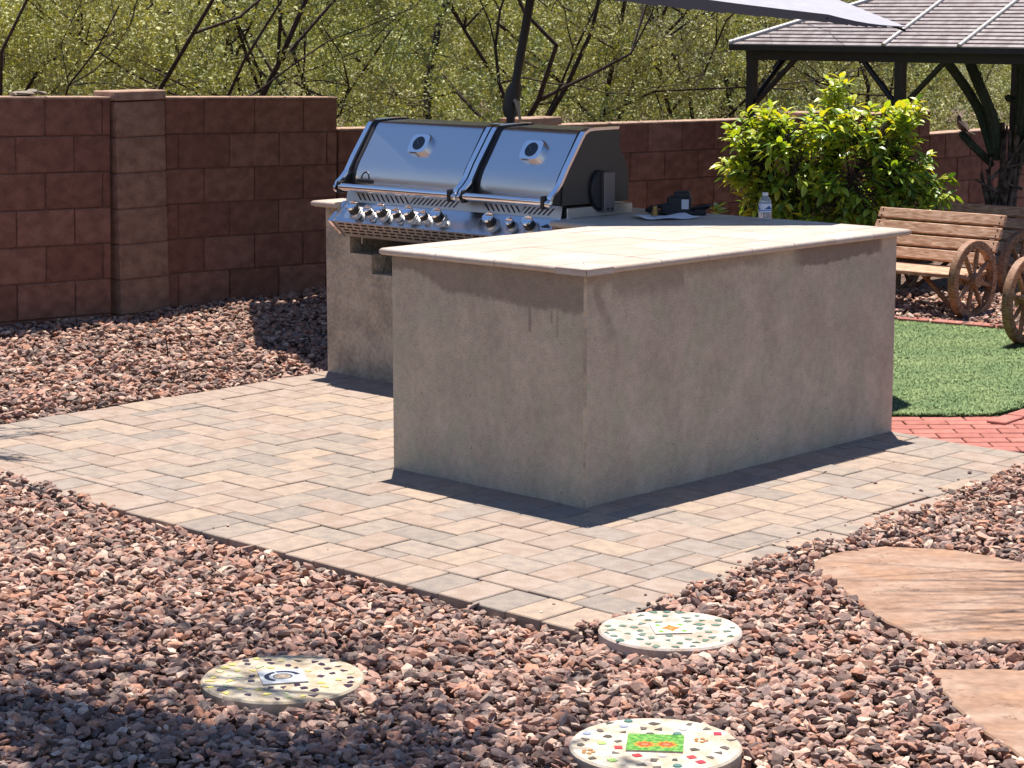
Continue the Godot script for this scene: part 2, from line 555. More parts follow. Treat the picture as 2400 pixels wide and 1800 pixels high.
# ------------------------------------------------------------------ patio
func build_patio() -> void:
	var patio := Node3D.new()
	patio.name = "patio"
	patio.set_meta("kind", "structure")
	add_child(patio)
	# local x = -a, local z = -b, tilted with the ground
	var ex := (-A + UP * -0.012).normalized()
	var ez := (-B + UP * -0.008).normalized()
	var ey := ez.cross(ex).normalized()
	patio.transform = Transform3D(Basis(ex, ey, ey.cross(ex) * -1.0).orthonormalized(), N0)
	var L := 0.24
	var w := 0.155
	var J := 0.0028
	var rects := []                                       # a0, b0, a1, b1
	var F := Rect2(-0.86, -1.04, 3.66, 3.14)              # the herringbone field
	for i in range(-40, 41):
		for j in range(-30, 31):
			var o := Vector2(-0.504, -0.872) + Vector2(w, w) * i + Vector2(L, -L) * j
			for r in [Rect2(o, Vector2(L, w)), Rect2(o + Vector2(L, w - L), Vector2(w, L))]:
				if F.intersects(r):
					rects.append(F.intersection(r))
	var a := -1.08
	while a < 3.02:                                       # soldier courses on three edges
		rects.append(Rect2(a, -1.26, minf(w, 3.02 - a), 0.22)); a += w
	var b := -1.04
	while b < 2.1:
		rects.append(Rect2(-1.08, b, 0.22, minf(w, 2.1 - b)))
		rects.append(Rect2(2.80, b, 0.22, minf(w, 2.1 - b)))
		b += w
	var keep := []
	for r in rects:
		if r.size.x < 0.025 or r.size.y < 0.025:
			continue
		var under := Rect2(0.03, 0.03, 1.0, 2.2).encloses(r) or Rect2(0.03, 1.42, 2.93, 1.2).encloses(r)
		if not under:
			keep.append(r)
	keep.sort_custom(func(p, q): return P(p.get_center().x, p.get_center().y).distance_to(Vector3(0, 1.9, 0)) < P(q.get_center().x, q.get_center().y).distance_to(Vector3(0, 1.9, 0)))
	var cache := {}
	var rest := MB.new()
	rng.seed = 31
	var tone_noise := noise(33, 0.9, 2)
	for i in keep.size():
		var r: Rect2 = keep[i]
		var s := Vector3(r.size.x - 2 * J, 0.06, r.size.y - 2 * J)
		var c := r.get_center()
		var lift := rng.randf_range(-0.002, 0.002)
		if i >= 290 and c.x > 2.2:
			lift += 0.0
		var xf := Transform3D(Basis(Vector3.RIGHT, rng.randf_range(-0.006, 0.006)) * Basis(Vector3.FORWARD, rng.randf_range(-0.006, 0.006)) * Basis(UP, rng.randf_range(-0.006, 0.006)), Vector3(-c.x, -0.03 + lift, -c.y))
		if i < 300:
			var key := Vector2i(roundi(s.x * 500), roundi(s.z * 500))
			if not cache.has(key):
				var mb := MB.new()
				mb.box(Vector3.ZERO, s, Basis(), 0.0035)
				cache[key] = mb.mesh()
			var k := rng.randi() % 10
			if c.y < -1.04 and rng.randf() < 0.6:
				k = [0, 1, 5, 8][rng.randi() % 4]
			obj("paver", cache[key], M.paver[k], patio, xf)
		else:
			var mb := MB.new()
			mb.box(Vector3.ZERO, s, Basis(), 0.0035)
			rest.append(mb, xf)
	if rest.v.size() > 0:
		var o := obj("paver", rest, M.paver[0], patio)
		o.set_meta("kind", "stuff")
	var bed := MB.new()
	bed.box(Vector3(-0.97, -0.045, -0.42), Vector3(4.085, 0.062, 3.345))
	obj("joint_sand", bed, M.sand, patio)

# ------------------------------------------------------------------ block walls
func build_walls() -> void:
	var turn := deg_to_rad(46.7)
	var W := Vector3(cos(turn), 0, -sin(turn))
	var O := Vector3(-2.34, 0, -13.3)
	var C := 0.21
	var BL := 0.40
	# t0, t1, top at t0, slope, courses, phase, label
	var secs := [
		[-4.4, 0.0, 1.391 + 4.4 * 0.0277, 0.0277, 7, 0.06, "red-brown concrete block wall at left, ending at the tall pilaster"],
		[0.397, 1.787, 1.380, 0.0277, 7, 0.10, "tall red-brown block wall section right of the pale pilaster, ending in a step"],
		[1.787, 3.487, 1.139, 0.018, 6, 0.0, "lower red-brown block wall section showing just left of the grill hood"],
		[3.887, 6.8, 1.088, 0.016, 6, 0.2, "shaded red-brown block wall between the grill and the lemon bush"],
		[7.2, 8.67, 1.04, 0.003, 6, 0.3, "red-brown block wall behind the lemon bush, ending in a step down"],
		[8.67, 12.0, 0.838, 0.0, 5, 0.15, "lowest red-brown block wall section behind the cactus trunk"]]
	rng.seed = 41
	var cache := {}
	for s in secs:
		var t0: float = s[0]
		var t1: float = s[1]
		var node := thing("block_wall", s[6], "wall", O + W * t0 + UP * s[2])
		node.basis = Basis(UP, turn) * Basis(Vector3.BACK, -atan(s[3]))
		var n: int = s[4]
		var mort := MB.new()
		mort.box(Vector3((t1 - t0) / 2, -n * C / 2.0 - 0.004, -0.095), Vector3(t1 - t0 - 0.004, n * C - 0.006, 0.172))
		obj("mortar", mort, M.mortar, node)
		var top_strip := MB.new()  # added strip, its pale colour paints the sunlit top edge of the blocks
		top_strip.box(Vector3((t1 - t0) / 2, 0.004, -0.097), Vector3(t1 - t0 - 0.002, 0.016, 0.198), Basis(), 0.004)
		obj("sunlit_strip", top_strip, M.sunlit_top, node)
		for k in n:
			var x: float = -s[5] - (BL / 2.0 if k % 2 else 0.0)
			var len := t1 - t0
			while x < len:
				var x0 := maxf(x, 0.0)
				var x1 := minf(x + BL, len)
				x += BL
				if x1 - x0 < 0.03:
					continue
				var sz := Vector3(x1 - x0 - 0.009, C - 0.006, 0.19)
				var key := Vector2i(roundi(sz.x * 200), 0)
				if not cache.has(key):
					var mb := MB.new()
					mb.box(Vector3.ZERO, sz, Basis(), 0.005)
					cache[key] = mb.mesh()
				var at := Transform3D(Basis(), Vector3((x0 + x1) / 2, -C * (k + 0.5), -0.095 + rng.randf_range(-0.002, 0.002)))
				obj("block", cache[key], M.block[rng.randi() % 4], node, at)
	var pils := [
		[0.015, 0.375, 1.437, 7, "pale brown block pilaster with a flat cap in the left wall"],
		[3.487, 3.887, 1.160, 6, "block pilaster cap peeking over the grill hood beside the umbrella pole"],
		[6.8, 7.2, 1.095, 6, "block pilaster rising behind the lemon bush"]]
	for s in pils:
		var node := thing("wall_pilaster", s[4], "pilaster", O + W * s[0] + UP * s[2], turn)
		var wd: float = s[1] - s[0]
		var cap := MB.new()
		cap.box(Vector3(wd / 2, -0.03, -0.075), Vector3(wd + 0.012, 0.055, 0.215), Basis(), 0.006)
		obj("cap", cap, M.sunlit_top, node)
		var core := MB.new()
		core.box(Vector3(wd / 2, -0.062 - C * s[3] / 2.0, -0.075), Vector3(wd - 0.012, C * s[3] - 0.01, 0.188))
		obj("mortar", core, M.mortar, node)
		for k in int(s[3]):
			var mb := MB.new()
			mb.box(Vector3(wd / 2, -0.062 - C * (k + 0.5), -0.075), Vector3(wd, C - 0.006, 0.20), Basis(), 0.006)
			obj("block", mb, M.pilaster, node)

# ------------------------------------------------------------------ barbecue island
# stucco of one wall face: trowelled blotches, damp stains with their own outlines, a few pits
func stucco_face(w: int, h: int, sd: int, band: Callable) -> StandardMaterial3D:
	var im := Image.create(w, h, false, Image.FORMAT_RGB8)
	var co := noise(sd, 0.007, 4)
	var mid := noise(sd + 1, 0.035, 4)
	var fi := noise(sd + 2, 0.22, 3)
	var st := noise(sd + 3, 0.016, 5)
	var hgt := Image.create(w, h, false, Image.FORMAT_RGBA8)
	for y in h:
		for x in w:
			var k := clampf(0.5 + 0.9 * co.get_noise_2d(x, y * 0.8), 0, 1)
			var c := Color(0.668, 0.622, 0.556).lerp(Color(0.738, 0.69, 0.62), k)
			c = c.lerp(Color(0.672, 0.655, 0.572), clampf(1.6 * co.get_noise_2d(x + 900, y), 0, 0.7))
			var g := 1.0 + 0.065 * mid.get_noise_2d(x, y) + 0.12 * fi.get_noise_2d(x, y)
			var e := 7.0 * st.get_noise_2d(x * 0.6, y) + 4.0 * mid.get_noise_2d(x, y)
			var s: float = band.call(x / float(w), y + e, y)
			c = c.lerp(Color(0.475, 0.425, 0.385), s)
			if fi.get_noise_2d(x * 0.6 + 333, y * 0.6) > 0.52 and co.get_noise_2d(x * 2 + 77, y * 2) > 0.12:
				c = c.lerp(Color(0.50, 0.46, 0.42), 0.6)
			im.set_pixel(x, y, Color(c.r * g, c.g * g, c.b * g))
			var b := 0.5 + 0.28 * mid.get_noise_2d(x, y) + 0.2 * fi.get_noise_2d(x, y)
			hgt.set_pixel(x, y, Color(b, b, b))
	rng.seed = sd
	for i in 16:                                           # pits and a few dark specks
		var px := rng.randi_range(8, w - 10); var py := rng.randi_range(60, h - 10)
		var n := rng.randi_range(1, 2)
		im.fill_rect(Rect2i(px, py, n, n + rng.randi_range(0, 2)), Color(0.34, 0.30, 0.27))
	hgt.bump_map_to_normal_map(2.6)
	var m := mat(Color.WHITE, 0.95)
	m.albedo_texture = ImageTexture.create_from_image(im)
	m.normal_enabled = true
	m.normal_texture = ImageTexture.create_from_image(hgt)
	m.normal_scale = 0.8
	m.texture_repeat = false
	return m

func bullnose(a0: float, b0: float, a1: float, b1: float, y0: float, y1: float, na: bool, pa: bool, nb: bool, pb: bool) -> MB:
	var mb := MB.new()
	var r := (y1 - y0) / 2.0
	var yc := (y0 + y1) / 2.0
	var rings := []
	for k in 9:
		var t := PI * k / 8.0
		var i := r * (1.0 - sin(t))
		var x0 := a0 + (i if na else 0.0); var x1 := a1 - (i if pa else 0.0)
		var z0 := b0 + (i if nb else 0.0); var z1 := b1 - (i if pb else 0.0)
		var y := yc + r * cos(t)
		rings.append([Vector3(-x0, y, -z0), Vector3(-x1, y, -z0), Vector3(-x1, y, -z1), Vector3(-x0, y, -z1), t])
	var c := Vector3(-(a0 + a1) / 2, yc, -(b0 + b1) / 2)
	var flags := [nb, pa, pb, na]
	var outs := [Vector3(0, 0, 1), Vector3(-1, 0, 0), Vector3(0, 0, -1), Vector3(1, 0, 0)]
	for k in 8:
		for s in 4:
			var p0: Vector3 = rings[k][s]; var p1: Vector3 = rings[k][(s + 1) % 4]
			var p2: Vector3 = rings[k + 1][(s + 1) % 4]; var p3: Vector3 = rings[k + 1][s]
			if flags[s]:
				var n0: Vector3 = outs[s] * sin(rings[k][4]) + UP * cos(rings[k][4])
				var n1: Vector3 = outs[s] * sin(rings[k + 1][4]) + UP * cos(rings[k + 1][4])
				mb.trin(p0, p1, p2, n0, n0, n1); mb.trin(p0, p2, p3, n0, n1, n1)
			else:
				mb.quad(p0, p1, p2, p3, c)
	mb.quad(rings[0][0], rings[0][1], rings[0][2], rings[0][3], c)
	mb.quad(rings[8][0], rings[8][1], rings[8][2], rings[8][3], c)
	return mb

func build_island() -> void:
	var isl := thing("barbecue_island", "L-shaped taupe stucco barbecue island with a cream travertine counter on the patio", "island", N0, ROT)
	var BA := 1.063
	var BB := 2.10
	var H := 0.905
	var inside := Vector3(-0.5, 0.45, -1.0)
	# near leg: two outer faces with their own weathering, rounded corner between them
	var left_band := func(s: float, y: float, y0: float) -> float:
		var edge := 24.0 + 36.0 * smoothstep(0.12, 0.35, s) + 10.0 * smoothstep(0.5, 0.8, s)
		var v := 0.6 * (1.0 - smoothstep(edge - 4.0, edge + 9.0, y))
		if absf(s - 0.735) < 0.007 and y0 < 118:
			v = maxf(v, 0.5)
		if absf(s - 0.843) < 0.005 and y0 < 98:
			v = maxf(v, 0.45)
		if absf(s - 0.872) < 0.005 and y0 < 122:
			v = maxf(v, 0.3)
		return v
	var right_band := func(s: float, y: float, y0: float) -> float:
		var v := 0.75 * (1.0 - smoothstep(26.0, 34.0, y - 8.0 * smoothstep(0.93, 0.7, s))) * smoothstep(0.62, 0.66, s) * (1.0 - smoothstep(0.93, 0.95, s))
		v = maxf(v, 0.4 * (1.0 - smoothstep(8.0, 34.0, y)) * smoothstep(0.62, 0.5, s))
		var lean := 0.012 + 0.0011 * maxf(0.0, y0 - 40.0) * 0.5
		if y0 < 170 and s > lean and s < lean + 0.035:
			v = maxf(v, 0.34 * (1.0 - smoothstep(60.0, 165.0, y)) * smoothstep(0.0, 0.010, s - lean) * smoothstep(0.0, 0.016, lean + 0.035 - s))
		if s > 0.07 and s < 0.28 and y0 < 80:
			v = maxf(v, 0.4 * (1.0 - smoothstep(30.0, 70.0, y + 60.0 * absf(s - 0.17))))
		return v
	var faceL := MB.new()
	var R := 0.009
	var nl := Vector3(0, 0, 1); var nr := Vector3(1, 0, 0)
	var put := func(mb: MB, p0: Vector3, p1: Vector3, n: Vector3) -> void:
		# a vertical sheet from p0 (left) to p1 (right), bottom -0.1 to the top, a little uneven
		var K := 28
		for i in K:
			for j in 12:
				var q := []
				for e in [[i, j], [i + 1, j], [i + 1, j + 1], [i, j + 1]]:
					var u: float = e[0] / float(K); var v: float = e[1] / 12.0
					var p: Vector3 = p0.lerp(p1, u)
					p.y = lerpf(-0.1, H, v)
					q.append([p, Vector2(u, 1.0 - (p.y / H if p.y > 0 else 0.0))])
				mb.trin(q[0][0], q[1][0], q[2][0], n, n, n, q[0][1], q[1][1], q[2][1])
				mb.trin(q[0][0], q[2][0], q[3][0], n, n, n, q[0][1], q[2][1], q[3][1])
	put.call(faceL, Vector3(-BA, 0, 0), Vector3(-R, 0, 0), nl)
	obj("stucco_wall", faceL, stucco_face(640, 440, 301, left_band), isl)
	var faceR := MB.new()
	put.call(faceR, Vector3(0, 0, -R), Vector3(0, 0, -BB), nr)
	obj("stucco_wall", faceR, stucco_face(1100, 440, 311, right_band), isl)
	var rest := MB.new()
	for k in 4:                                            # rounded arris
		var t0 := PI / 2 * k / 4.0; var t1 := PI / 2 * (k + 1) / 4.0
		var c := Vector3(-R, 0, -R)
		var d0 := Vector3(sin(t0), 0, cos(t0)); var d1 := Vector3(sin(t1), 0, cos(t1))
		var q0 := c + d0 * R; var q1 := c + d1 * R
		rest.trin(q0 + UP * -0.1, q1 + UP * -0.1, q1 + UP * H, d0, d1, d1)
		rest.trin(q0 + UP * -0.1, q1 + UP * H, q0 + UP * H, d0, d1, d0)
	rest.quad(Vector3(-BA, -0.1, -BB), Vector3(0, -0.1, -BB), Vector3(0, H, -BB), Vector3(-BA, H, -BB), inside)
	rest.quad(Vector3(-BA, -0.1, 0), Vector3(-BA, -0.1, -BB), Vector3(-BA, H, -BB), Vector3(-BA, H, 0), inside)
	rest.quad(Vector3(-BA, H, 0), Vector3(0, H, 0), Vector3(0, H, -BB), Vector3(-BA, H, -BB), inside)
	obj("stucco_core", rest, M.stucco, isl)
	# back leg, open where the grill head and a door sit
	var back := MB.new()
	var outline := PackedVector2Array([Vector2(-1.065, -0.1), Vector2(-1.065, H), Vector2(-1.40, H), Vector2(-1.40, 0.585), Vector2(-2.66, 0.585), Vector2(-2.66, 0.68), Vector2(-2.82, 0.68), Vector2(-2.82, H), Vector2(-3.0, H), Vector2(-3.0, -0.1)])
	back.prism(outline, 0.0, 0.62, Transform3D(Basis(Vector3.RIGHT, Vector3.FORWARD, UP), Vector3(0, 0, -1.38)))
	back.box(Vector3(-2.0325, 0.4025, -2.051), Vector3(1.935, 1.005, 0.098))
	obj("stucco_back_leg", back, M.stucco, isl)
	# counter: grout bed and single travertine tiles with rounded outer edges
	var Y0 := 0.907
	var Y1 := 0.936
	var ctr := Node3D.new()
	ctr.name = "counter"
	isl.add_child(ctr)
	var g := MB.new()
	for r in [[-0.02, -0.02, 1.08, 2.14], [1.081, 1.345, 1.40, 2.14], [1.401, 1.93, 2.88, 2.14], [2.881, 1.345, 3.045, 2.14]]:
		g.box(Vector3(-(r[0] + r[2]) / 2, 0.919, -(r[1] + r[3]) / 2), Vector3(r[2] - r[0], 0.0265, r[3] - r[1]))
	obj("grout", g, M.grout, ctr)
	rng.seed = 51
	var tile := func(a0: float, b0: float, a1: float, b1: float, na := false, pa := false, nb := false, pb := false) -> void:
		var j := 0.0014
		var lift := rng.randf_range(-0.0006, 0.0006)
		obj("tile", bullnose(a0 + (0.0 if na else j), b0 + (0.0 if nb else j), a1 - (0.0 if pa else j), b1 - (0.0 if pb else j), Y0 + lift, Y1 + lift, na, pa, nb, pb), M.travertine[rng.randi() % 3], ctr)
	var e := 0.16
	# mitred corner
	for half in 2:
		var mb := MB.new()
		var p := PackedVector2Array([Vector2(0.04, 0.04), Vector2(-0.12, -0.12), Vector2(-0.12, 0.04)]) if half == 0 else PackedVector2Array([Vector2(0.04, 0.037), Vector2(0.04, -0.12), Vector2(-0.117, -0.12)])
		mb.prism(p, Y0, Y1, Transform3D(), 0.004)
		obj("tile", mb, M.travertine[half], ctr)
	var a := 0.12
	while a < 1.09:
		var a1 := minf(a + 0.3267, 1.10)
		tile.call(a, -0.04, a1, 0.12, false, a1 > 1.095, true, false)
		a = a1
	var b := 0.12
	var n := 0
	while b < 2.155:
		var b1 := minf(b + 0.291, 2.16)
		tile.call(-0.04, b, 0.12, b1, true, false, false, b1 > 2.155)
		for i in 3:
			if i < 2 or b1 < 2.2:
				tile.call(0.12 + 0.273 * i, b, 0.12 + 0.273 * (i + 1), b1, false, false, false, b1 > 2.155)
		if b1 <= 1.34:
			tile.call(0.939, b, 1.10, b1, false, true)
		else:
			tile.call(0.939, b, 1.10, b1, false, false, false, b1 > 2.155)
		b = b1
	tile.call(1.10, 1.33, 1.40, 1.60, false, false, true)
	tile.call(1.10, 1.60, 1.40, 1.92)
	tile.call(1.10, 1.92, 1.40, 2.16, false, false, false, true)
	for i in 5:
		tile.call(1.40 + 0.296 * i, 1.92, 1.40 + 0.296 * (i + 1), 2.16, false, false, false, true)
	tile.call(2.88, 1.33, 3.06, 1.62, false, true, true)
	tile.call(2.88, 1.62, 3.06, 1.92, false, true)
	tile.call(2.88, 1.92, 3.06, 2.16, false, true, false, true)

# ------------------------------------------------------------------ grill
func build_grill() -> void:
	var G := thing("gas_grill", "stainless built-in gas grill with two lids and ten knobs, set into the island", "grill", P(2.14, 1.66, 0.936), ROT)
	var X0 := -0.735
	var X1 := 0.760
	# tray between counter and hood
	var tray := MB.new()
	tray.box(Vector3((X0 + X1) / 2, 0.026, -0.015), Vector3(X1 - X0 - 0.012, 0.052, 0.47), Basis(), 0.003)
	obj("fire_box", tray, M.steel2, G)
	# slotted vent strip: bands and slanted bars, dark box behind
	var v0 := Vector2(0.262, 0.004); var v1 := Vector2(0.248, 0.062)
	var vent := MB.new()
	var vp := func(x: float, k: float) -> Vector3:
		var q := v0.lerp(v1, k)
		return Vector3(x, q.y, q.x)
	var vin := Vector3(0, 0.03, 0)
	vent.quad(vp.call(X0 + 0.01, 0.0), vp.call(X1 - 0.01, 0.0), vp.call(X1 - 0.01, 0.2), vp.call(X0 + 0.01, 0.2), vin)
	vent.quad(vp.call(X0 + 0.01, 0.78), vp.call(X1 - 0.01, 0.78), vp.call(X1 - 0.01, 1.0), vp.call(X0 + 0.01, 1.0), vin)
	var slots := []
	for i in 11:
		slots.append([-0.655 + 0.0345 * i, 0.034])         # lean: top is left of bottom
	for i in 11:
		slots.append([-0.235 + 0.0305 * i, -0.034])
	for i in 7:
		slots.append([0.245 + 0.034 * i, 0.034])
	for i in 7:
		slots.append([0.512 + 0.030 * i, -0.034])
	var at := [X0 + 0.01, X0 + 0.01]                       # where the last bar ended, top and bottom
	for s in slots:
		var top: float = s[0]; var bot: float = s[0] + s[1]
		vent.quad(vp.call(at[1], 0.2), vp.call(bot, 0.2), vp.call(top, 0.78), vp.call(at[0], 0.78), vin)
		at = [top + 0.012, bot + 0.012]
	vent.quad(vp.call(at[1], 0.2), vp.call(X1 - 0.01, 0.2), vp.call(X1 - 0.01, 0.78), vp.call(at[0], 0.78), vin)
	obj("vent_strip", vent, M.steel2, G)
	var dark := MB.new()
	dark.box(Vector3(0, 0.03, 0.232), Vector3(1.46, 0.045, 0.012))
	obj("vent_backing", dark, M.dark_inside, G)
	# control panel
	var pt := Vector2(0.268, 0.002); var pl := Vector2(0.372, -0.088); var pb := Vector2(0.280, -0.172)
	var panel := MB.new()
	panel.sweep([pl, pl.lerp(pt, 0.06), pt, v0], X0 + 0.022, X1 - 0.022)
	obj("control_panel", panel, M.steel, G)
	var low := MB.new()                                    # pierced underside: rows of slots
	var lp := func(x: float, k: float) -> Vector3:
		var q := pl.lerp(pb, k)
		return Vector3(x, q.y, q.x)
	var lin_ := Vector3(0, 0.05, 0.2)
	var rows := [0.0, 0.10, 0.20, 0.30, 0.40, 0.50, 0.60, 0.70, 0.80, 1.0]
	for k in 9:
		if k % 2 == 0:
			low.quad(lp.call(X0 + 0.022, rows[k]), lp.call(X1 - 0.022, rows[k]), lp.call(X1 - 0.022, rows[k + 1]), lp.call(X0 + 0.022, rows[k + 1]), lin_)
		else:
			var x: float = X0 + 0.022
			var first := 0.022 + (0.012 if k % 4 == 1 else 0.0)
			low.quad(lp.call(x, rows[k]), lp.call(x + first, rows[k]), lp.call(x + first, rows[k + 1]), lp.call(x, rows[k + 1]), lin_)
			x += first
			while x < X1 - 0.05:
				var e := minf(x + 0.056, X1 - 0.022)
				low.quad(lp.call(x + 0.042, rows[k]), lp.call(e, rows[k]), lp.call(e, rows[k + 1]), lp.call(x + 0.042, rows[k + 1]), lin_)
				x = e
	obj("panel_grille", low, M.steel2, G)
	var body := MB.new()
	var bp := [Vector2(0.262, -0.004), Vector2(0.355, -0.088), Vector2(0.276, -0.160), Vector2(0.15, -0.16), Vector2(0.15, -0.004), Vector2(0.262, -0.004)]
	body.sweep(bp, X0 + 0.03, X1 - 0.03)
	obj("panel_inside", body, M.dark_inside, G)
	for s in [-1.0, 1.0]:
		var end := MB.new()
		var xe := X0 if s < 0 else X1
		var prof := [Vector2(0.20, 0.006), Vector2(0.272, 0.006), Vector2(0.380, -0.088), Vector2(0.284, -0.178), Vector2(0.20, -0.178)]
		end.cap(prof, xe, s); end.cap(prof, xe - s * 0.024, -s)
		var ring := prof.duplicate(); ring.append(prof[0])
		end.sweep(ring, minf(xe, xe - s * 0.024), maxf(xe, xe - s * 0.024))
		obj("panel_end_cap", end, M.chrome, G)
	# knobs sit square on the sloping panel face
	var face := (pl - pt).normalized()
	var nrm := Vector3(0, -face.x, face.y) * -1.0
	nrm = Vector3(0, absf(face.x), absf(face.y)).normalized()
	var along := Vector3(0, face.y, face.x)
	var kb := Basis(Vector3.RIGHT, nrm, Vector3.RIGHT.cross(nrm))
	var knobs := [[-0.582, 1], [-0.480, 0], [-0.379, 1], [-0.277, 0], [-0.181, 1], [-0.084, 0], [0.018, 1], [0.369, 1], [0.498, 0], [0.622, 1]]
	for k in knobs:
		var sc := 1.14 if k[1] == 1 else 0.86
		var base := Vector3(k[0], lerpf(pt.y, pl.y, 0.52), lerpf(pt.x, pl.x, 0.52))
		var kn := Node3D.new()
		kn.name = "knob"
		G.add_child(kn, true)
		kn.transform = Transform3D(kb.scaled(Vector3.ONE * sc), base)
		var bez := MB.new()
		bez.lathe([Vector2(0.036, 0.0), Vector2(0.036, 0.003), Vector2(0.032, 0.005), Vector2(0.030, 0.012), Vector2(0.023, 0.014)], 24)
		obj("bezel", bez, M.steel2, kn)
		var bd := MB.new()
		bd.lathe([Vector2(0.0265, 0.012), Vector2(0.0245, 0.018), Vector2(0.0245, 0.044)], 24)
		obj("grip", bd, M.black_plastic, kn)
		var cp := MB.new()
		cp.lathe([Vector2(0.0235, 0.040), Vector2(0.0270, 0.043), Vector2(0.0270, 0.051), Vector2(0.0250, 0.053), Vector2(0.0230, 0.0505), Vector2(0.0, 0.0505)], 24)
		obj("cap", cp, M.polish, kn)
	for x in [-0.53, -0.43, -0.33, -0.235]:                # small bright pointer plates between the first knobs
		var pm := MB.new()
		var c := Vector3(x + 0.012, lerpf(pt.y, pl.y, 0.80), lerpf(pt.x, pl.x, 0.80)) + nrm * 0.004
		pm.prism(PackedVector2Array([Vector2(-0.006, -0.016), Vector2(0.006, -0.016), Vector2(0.013, 0.014), Vector2(-0.013, 0.014)]), -0.003, 0.003, Transform3D(kb, c))
		obj("pointer_plate", pm, M.chrome, G)
	# mid seam plate
	var seam := MB.new()
	seam.prism(PackedVector2Array([Vector2(-0.028, -0.035), Vector2(0.028, -0.035), Vector2(0.028, 0.035), Vector2(-0.028, 0.035)]), -0.001, 0.002, Transform3D(kb, Vector3(0.235, lerpf(pt.y, pl.y, 0.5), lerpf(pt.x, pl.x, 0.5))))
	obj("display_plate", seam, M.steel2, G)
	# lids
	var hood_prof := [Vector2(0.244, 0.066), Vector2(0.246, 0.095), Vector2(0.245, 0.125), Vector2(0.240, 0.152), Vector2(0.229, 0.180), Vector2(0.212, 0.210), Vector2(0.192, 0.238), Vector2(0.094, 0.382), Vector2(0.080, 0.397), Vector2(0.060, 0.404), Vector2(0.036, 0.406), Vector2(-0.13, 0.412), Vector2(-0.150, 0.406), Vector2(-0.155, 0.390), Vector2(-0.155, 0.325), Vector2(-0.200, 0.255), Vector2(-0.222, 0.205), Vector2(-0.222, 0.066)]
	for L in [[X0 + 0.006, 0.142, -0.288, 0.30], [0.152, X1 - 0.006, 0.476, 0.30]]:
		var x0: float = L[0]; var x1: float = L[1]
		var lid := Node3D.new()
		lid.name = "lid"
		G.add_child(lid, true)
		var sh := MB.new()
		sh.sweep(hood_prof, x0 + 0.054, x1 - 0.054, true)
		obj("lid_shell", sh, M.steel, lid)
		for s in [-1.0, 1.0]:
			var xe := x0 if s < 0 else x1
			var xi: float = xe - s * 0.030
			# painted end casting, slightly proud of the shell
			var ep := []
			for q in hood_prof:
				var cc := Vector2(0.0, 0.2)
				ep.append(cc + (q - cc) * Vector2(1.012, 1.012))
			var en := MB.new()
			var closed := ep.duplicate(); closed.append(ep[0])
			en.sweep(closed, minf(xi, xe - s * 0.006), maxf(xi, xe - s * 0.006))
			en.cap(ep, xe - s * 0.006, s); en.cap(ep, xi, -s)
			obj("end_casting", en, M.enamel, lid)
			var sb := MB.new()                             # black strip between casting and steel
			var sp := []
			for q in hood_prof:
				sp.append(Vector2(0.0, 0.2) + (q - Vector2(0.0, 0.2)) * 1.02)
			sp.append(sp[0])
			sb.sweep(sp, minf(xi, xe - s * 0.056), maxf(xi, xe - s * 0.056))
			sb.cap(sp.slice(0, -1), xe - s * 0.056, -s)
			obj("edge_strip", sb, M.black_rubber, lid)
			# chrome trim rail that runs down the edge and out to the handle
			var path := [Vector2(-0.150, 0.420), Vector2(0.030, 0.420), Vector2(0.066, 0.417), Vector2(0.096, 0.403), Vector2(0.116, 0.380), Vector2(0.222, 0.236), Vector2(0.246, 0.198), Vector2(0.268, 0.164), Vector2(0.296, 0.136), Vector2(0.328, 0.112), Vector2(0.338, 0.092)]
			var rail := MB.new()
			var wdt := 0.030
			var pr := []
			for q in path:
				pr.append(q)
			var under := []
			for q in path:
				var cc := Vector2(-0.02, 0.12)
				under.append(q + (cc - q).normalized() * 0.014)
			under.reverse()
			var outline: Array = pr + under
			var loop := outline.duplicate(); loop.append(outline[0])
			rail.sweep(loop, xe - s * wdt if s > 0 else xe, xe if s > 0 else xe + wdt, false)
			rail.cap(outline, xe, s); rail.cap(outline, xe - s * wdt, -s)
			obj("trim_rail", rail, M.polish, lid)
			# dark web between casting and handle, bracket and boss
			var web := MB.new()
			var wp := [Vector2(0.235, 0.160), Vector2(0.285, 0.116), Vector2(0.322, 0.098), Vector2(0.326, 0.070), Vector2(0.246, 0.068)]
			var wl := wp.duplicate(); wl.append(wp[0])
			web.sweep(wl, minf(xi + s * 0.018, xi - s * 0.004), maxf(xi + s * 0.018, xi - s * 0.004))
			web.cap(wp, xi - s * 0.004, -s); web.cap(wp, xi + s * 0.018, s)
			obj("handle_web", web, M.black_plastic, lid)
			var br := MB.new()
			br.box(Vector3(xi - s * 0.012, 0.083, 0.334), Vector3(0.020, 0.062, 0.046), Basis(), 0.006)
			obj("handle_bracket", br, M.black_plastic, lid)
			var bs := MB.new()
			bs.lathe([Vector2(0.020, -0.012), Vector2(0.020, 0.004), Vector2(0.015, 0.013), Vector2(0.0, 0.016)], 18, Transform3D(Basis(Vector3.FORWARD, s * PI / 2), Vector3(xe - s * 0.012, 0.078, 0.334)))
			obj("handle_boss", bs, M.chrome, lid)
		var hd := MB.new()
		hd.tube([Vector3(x0 + 0.045, 0.085, 0.338), Vector3(x1 - 0.045, 0.085, 0.338)], [0.0185, 0.0185], 24)
		obj("handle", hd, M.polish, lid)
		# thermometer: rounded square bezel with a dark dial
		var n2 := Vector2(0.144, 0.098).normalized()       # outward normal of the lid face in z, y
		var hn := Vector3(0, n2.y, n2.x)
		var hb := Basis(Vector3.RIGHT, hn, Vector3.RIGHT.cross(hn))
		var ky: float = L[3]
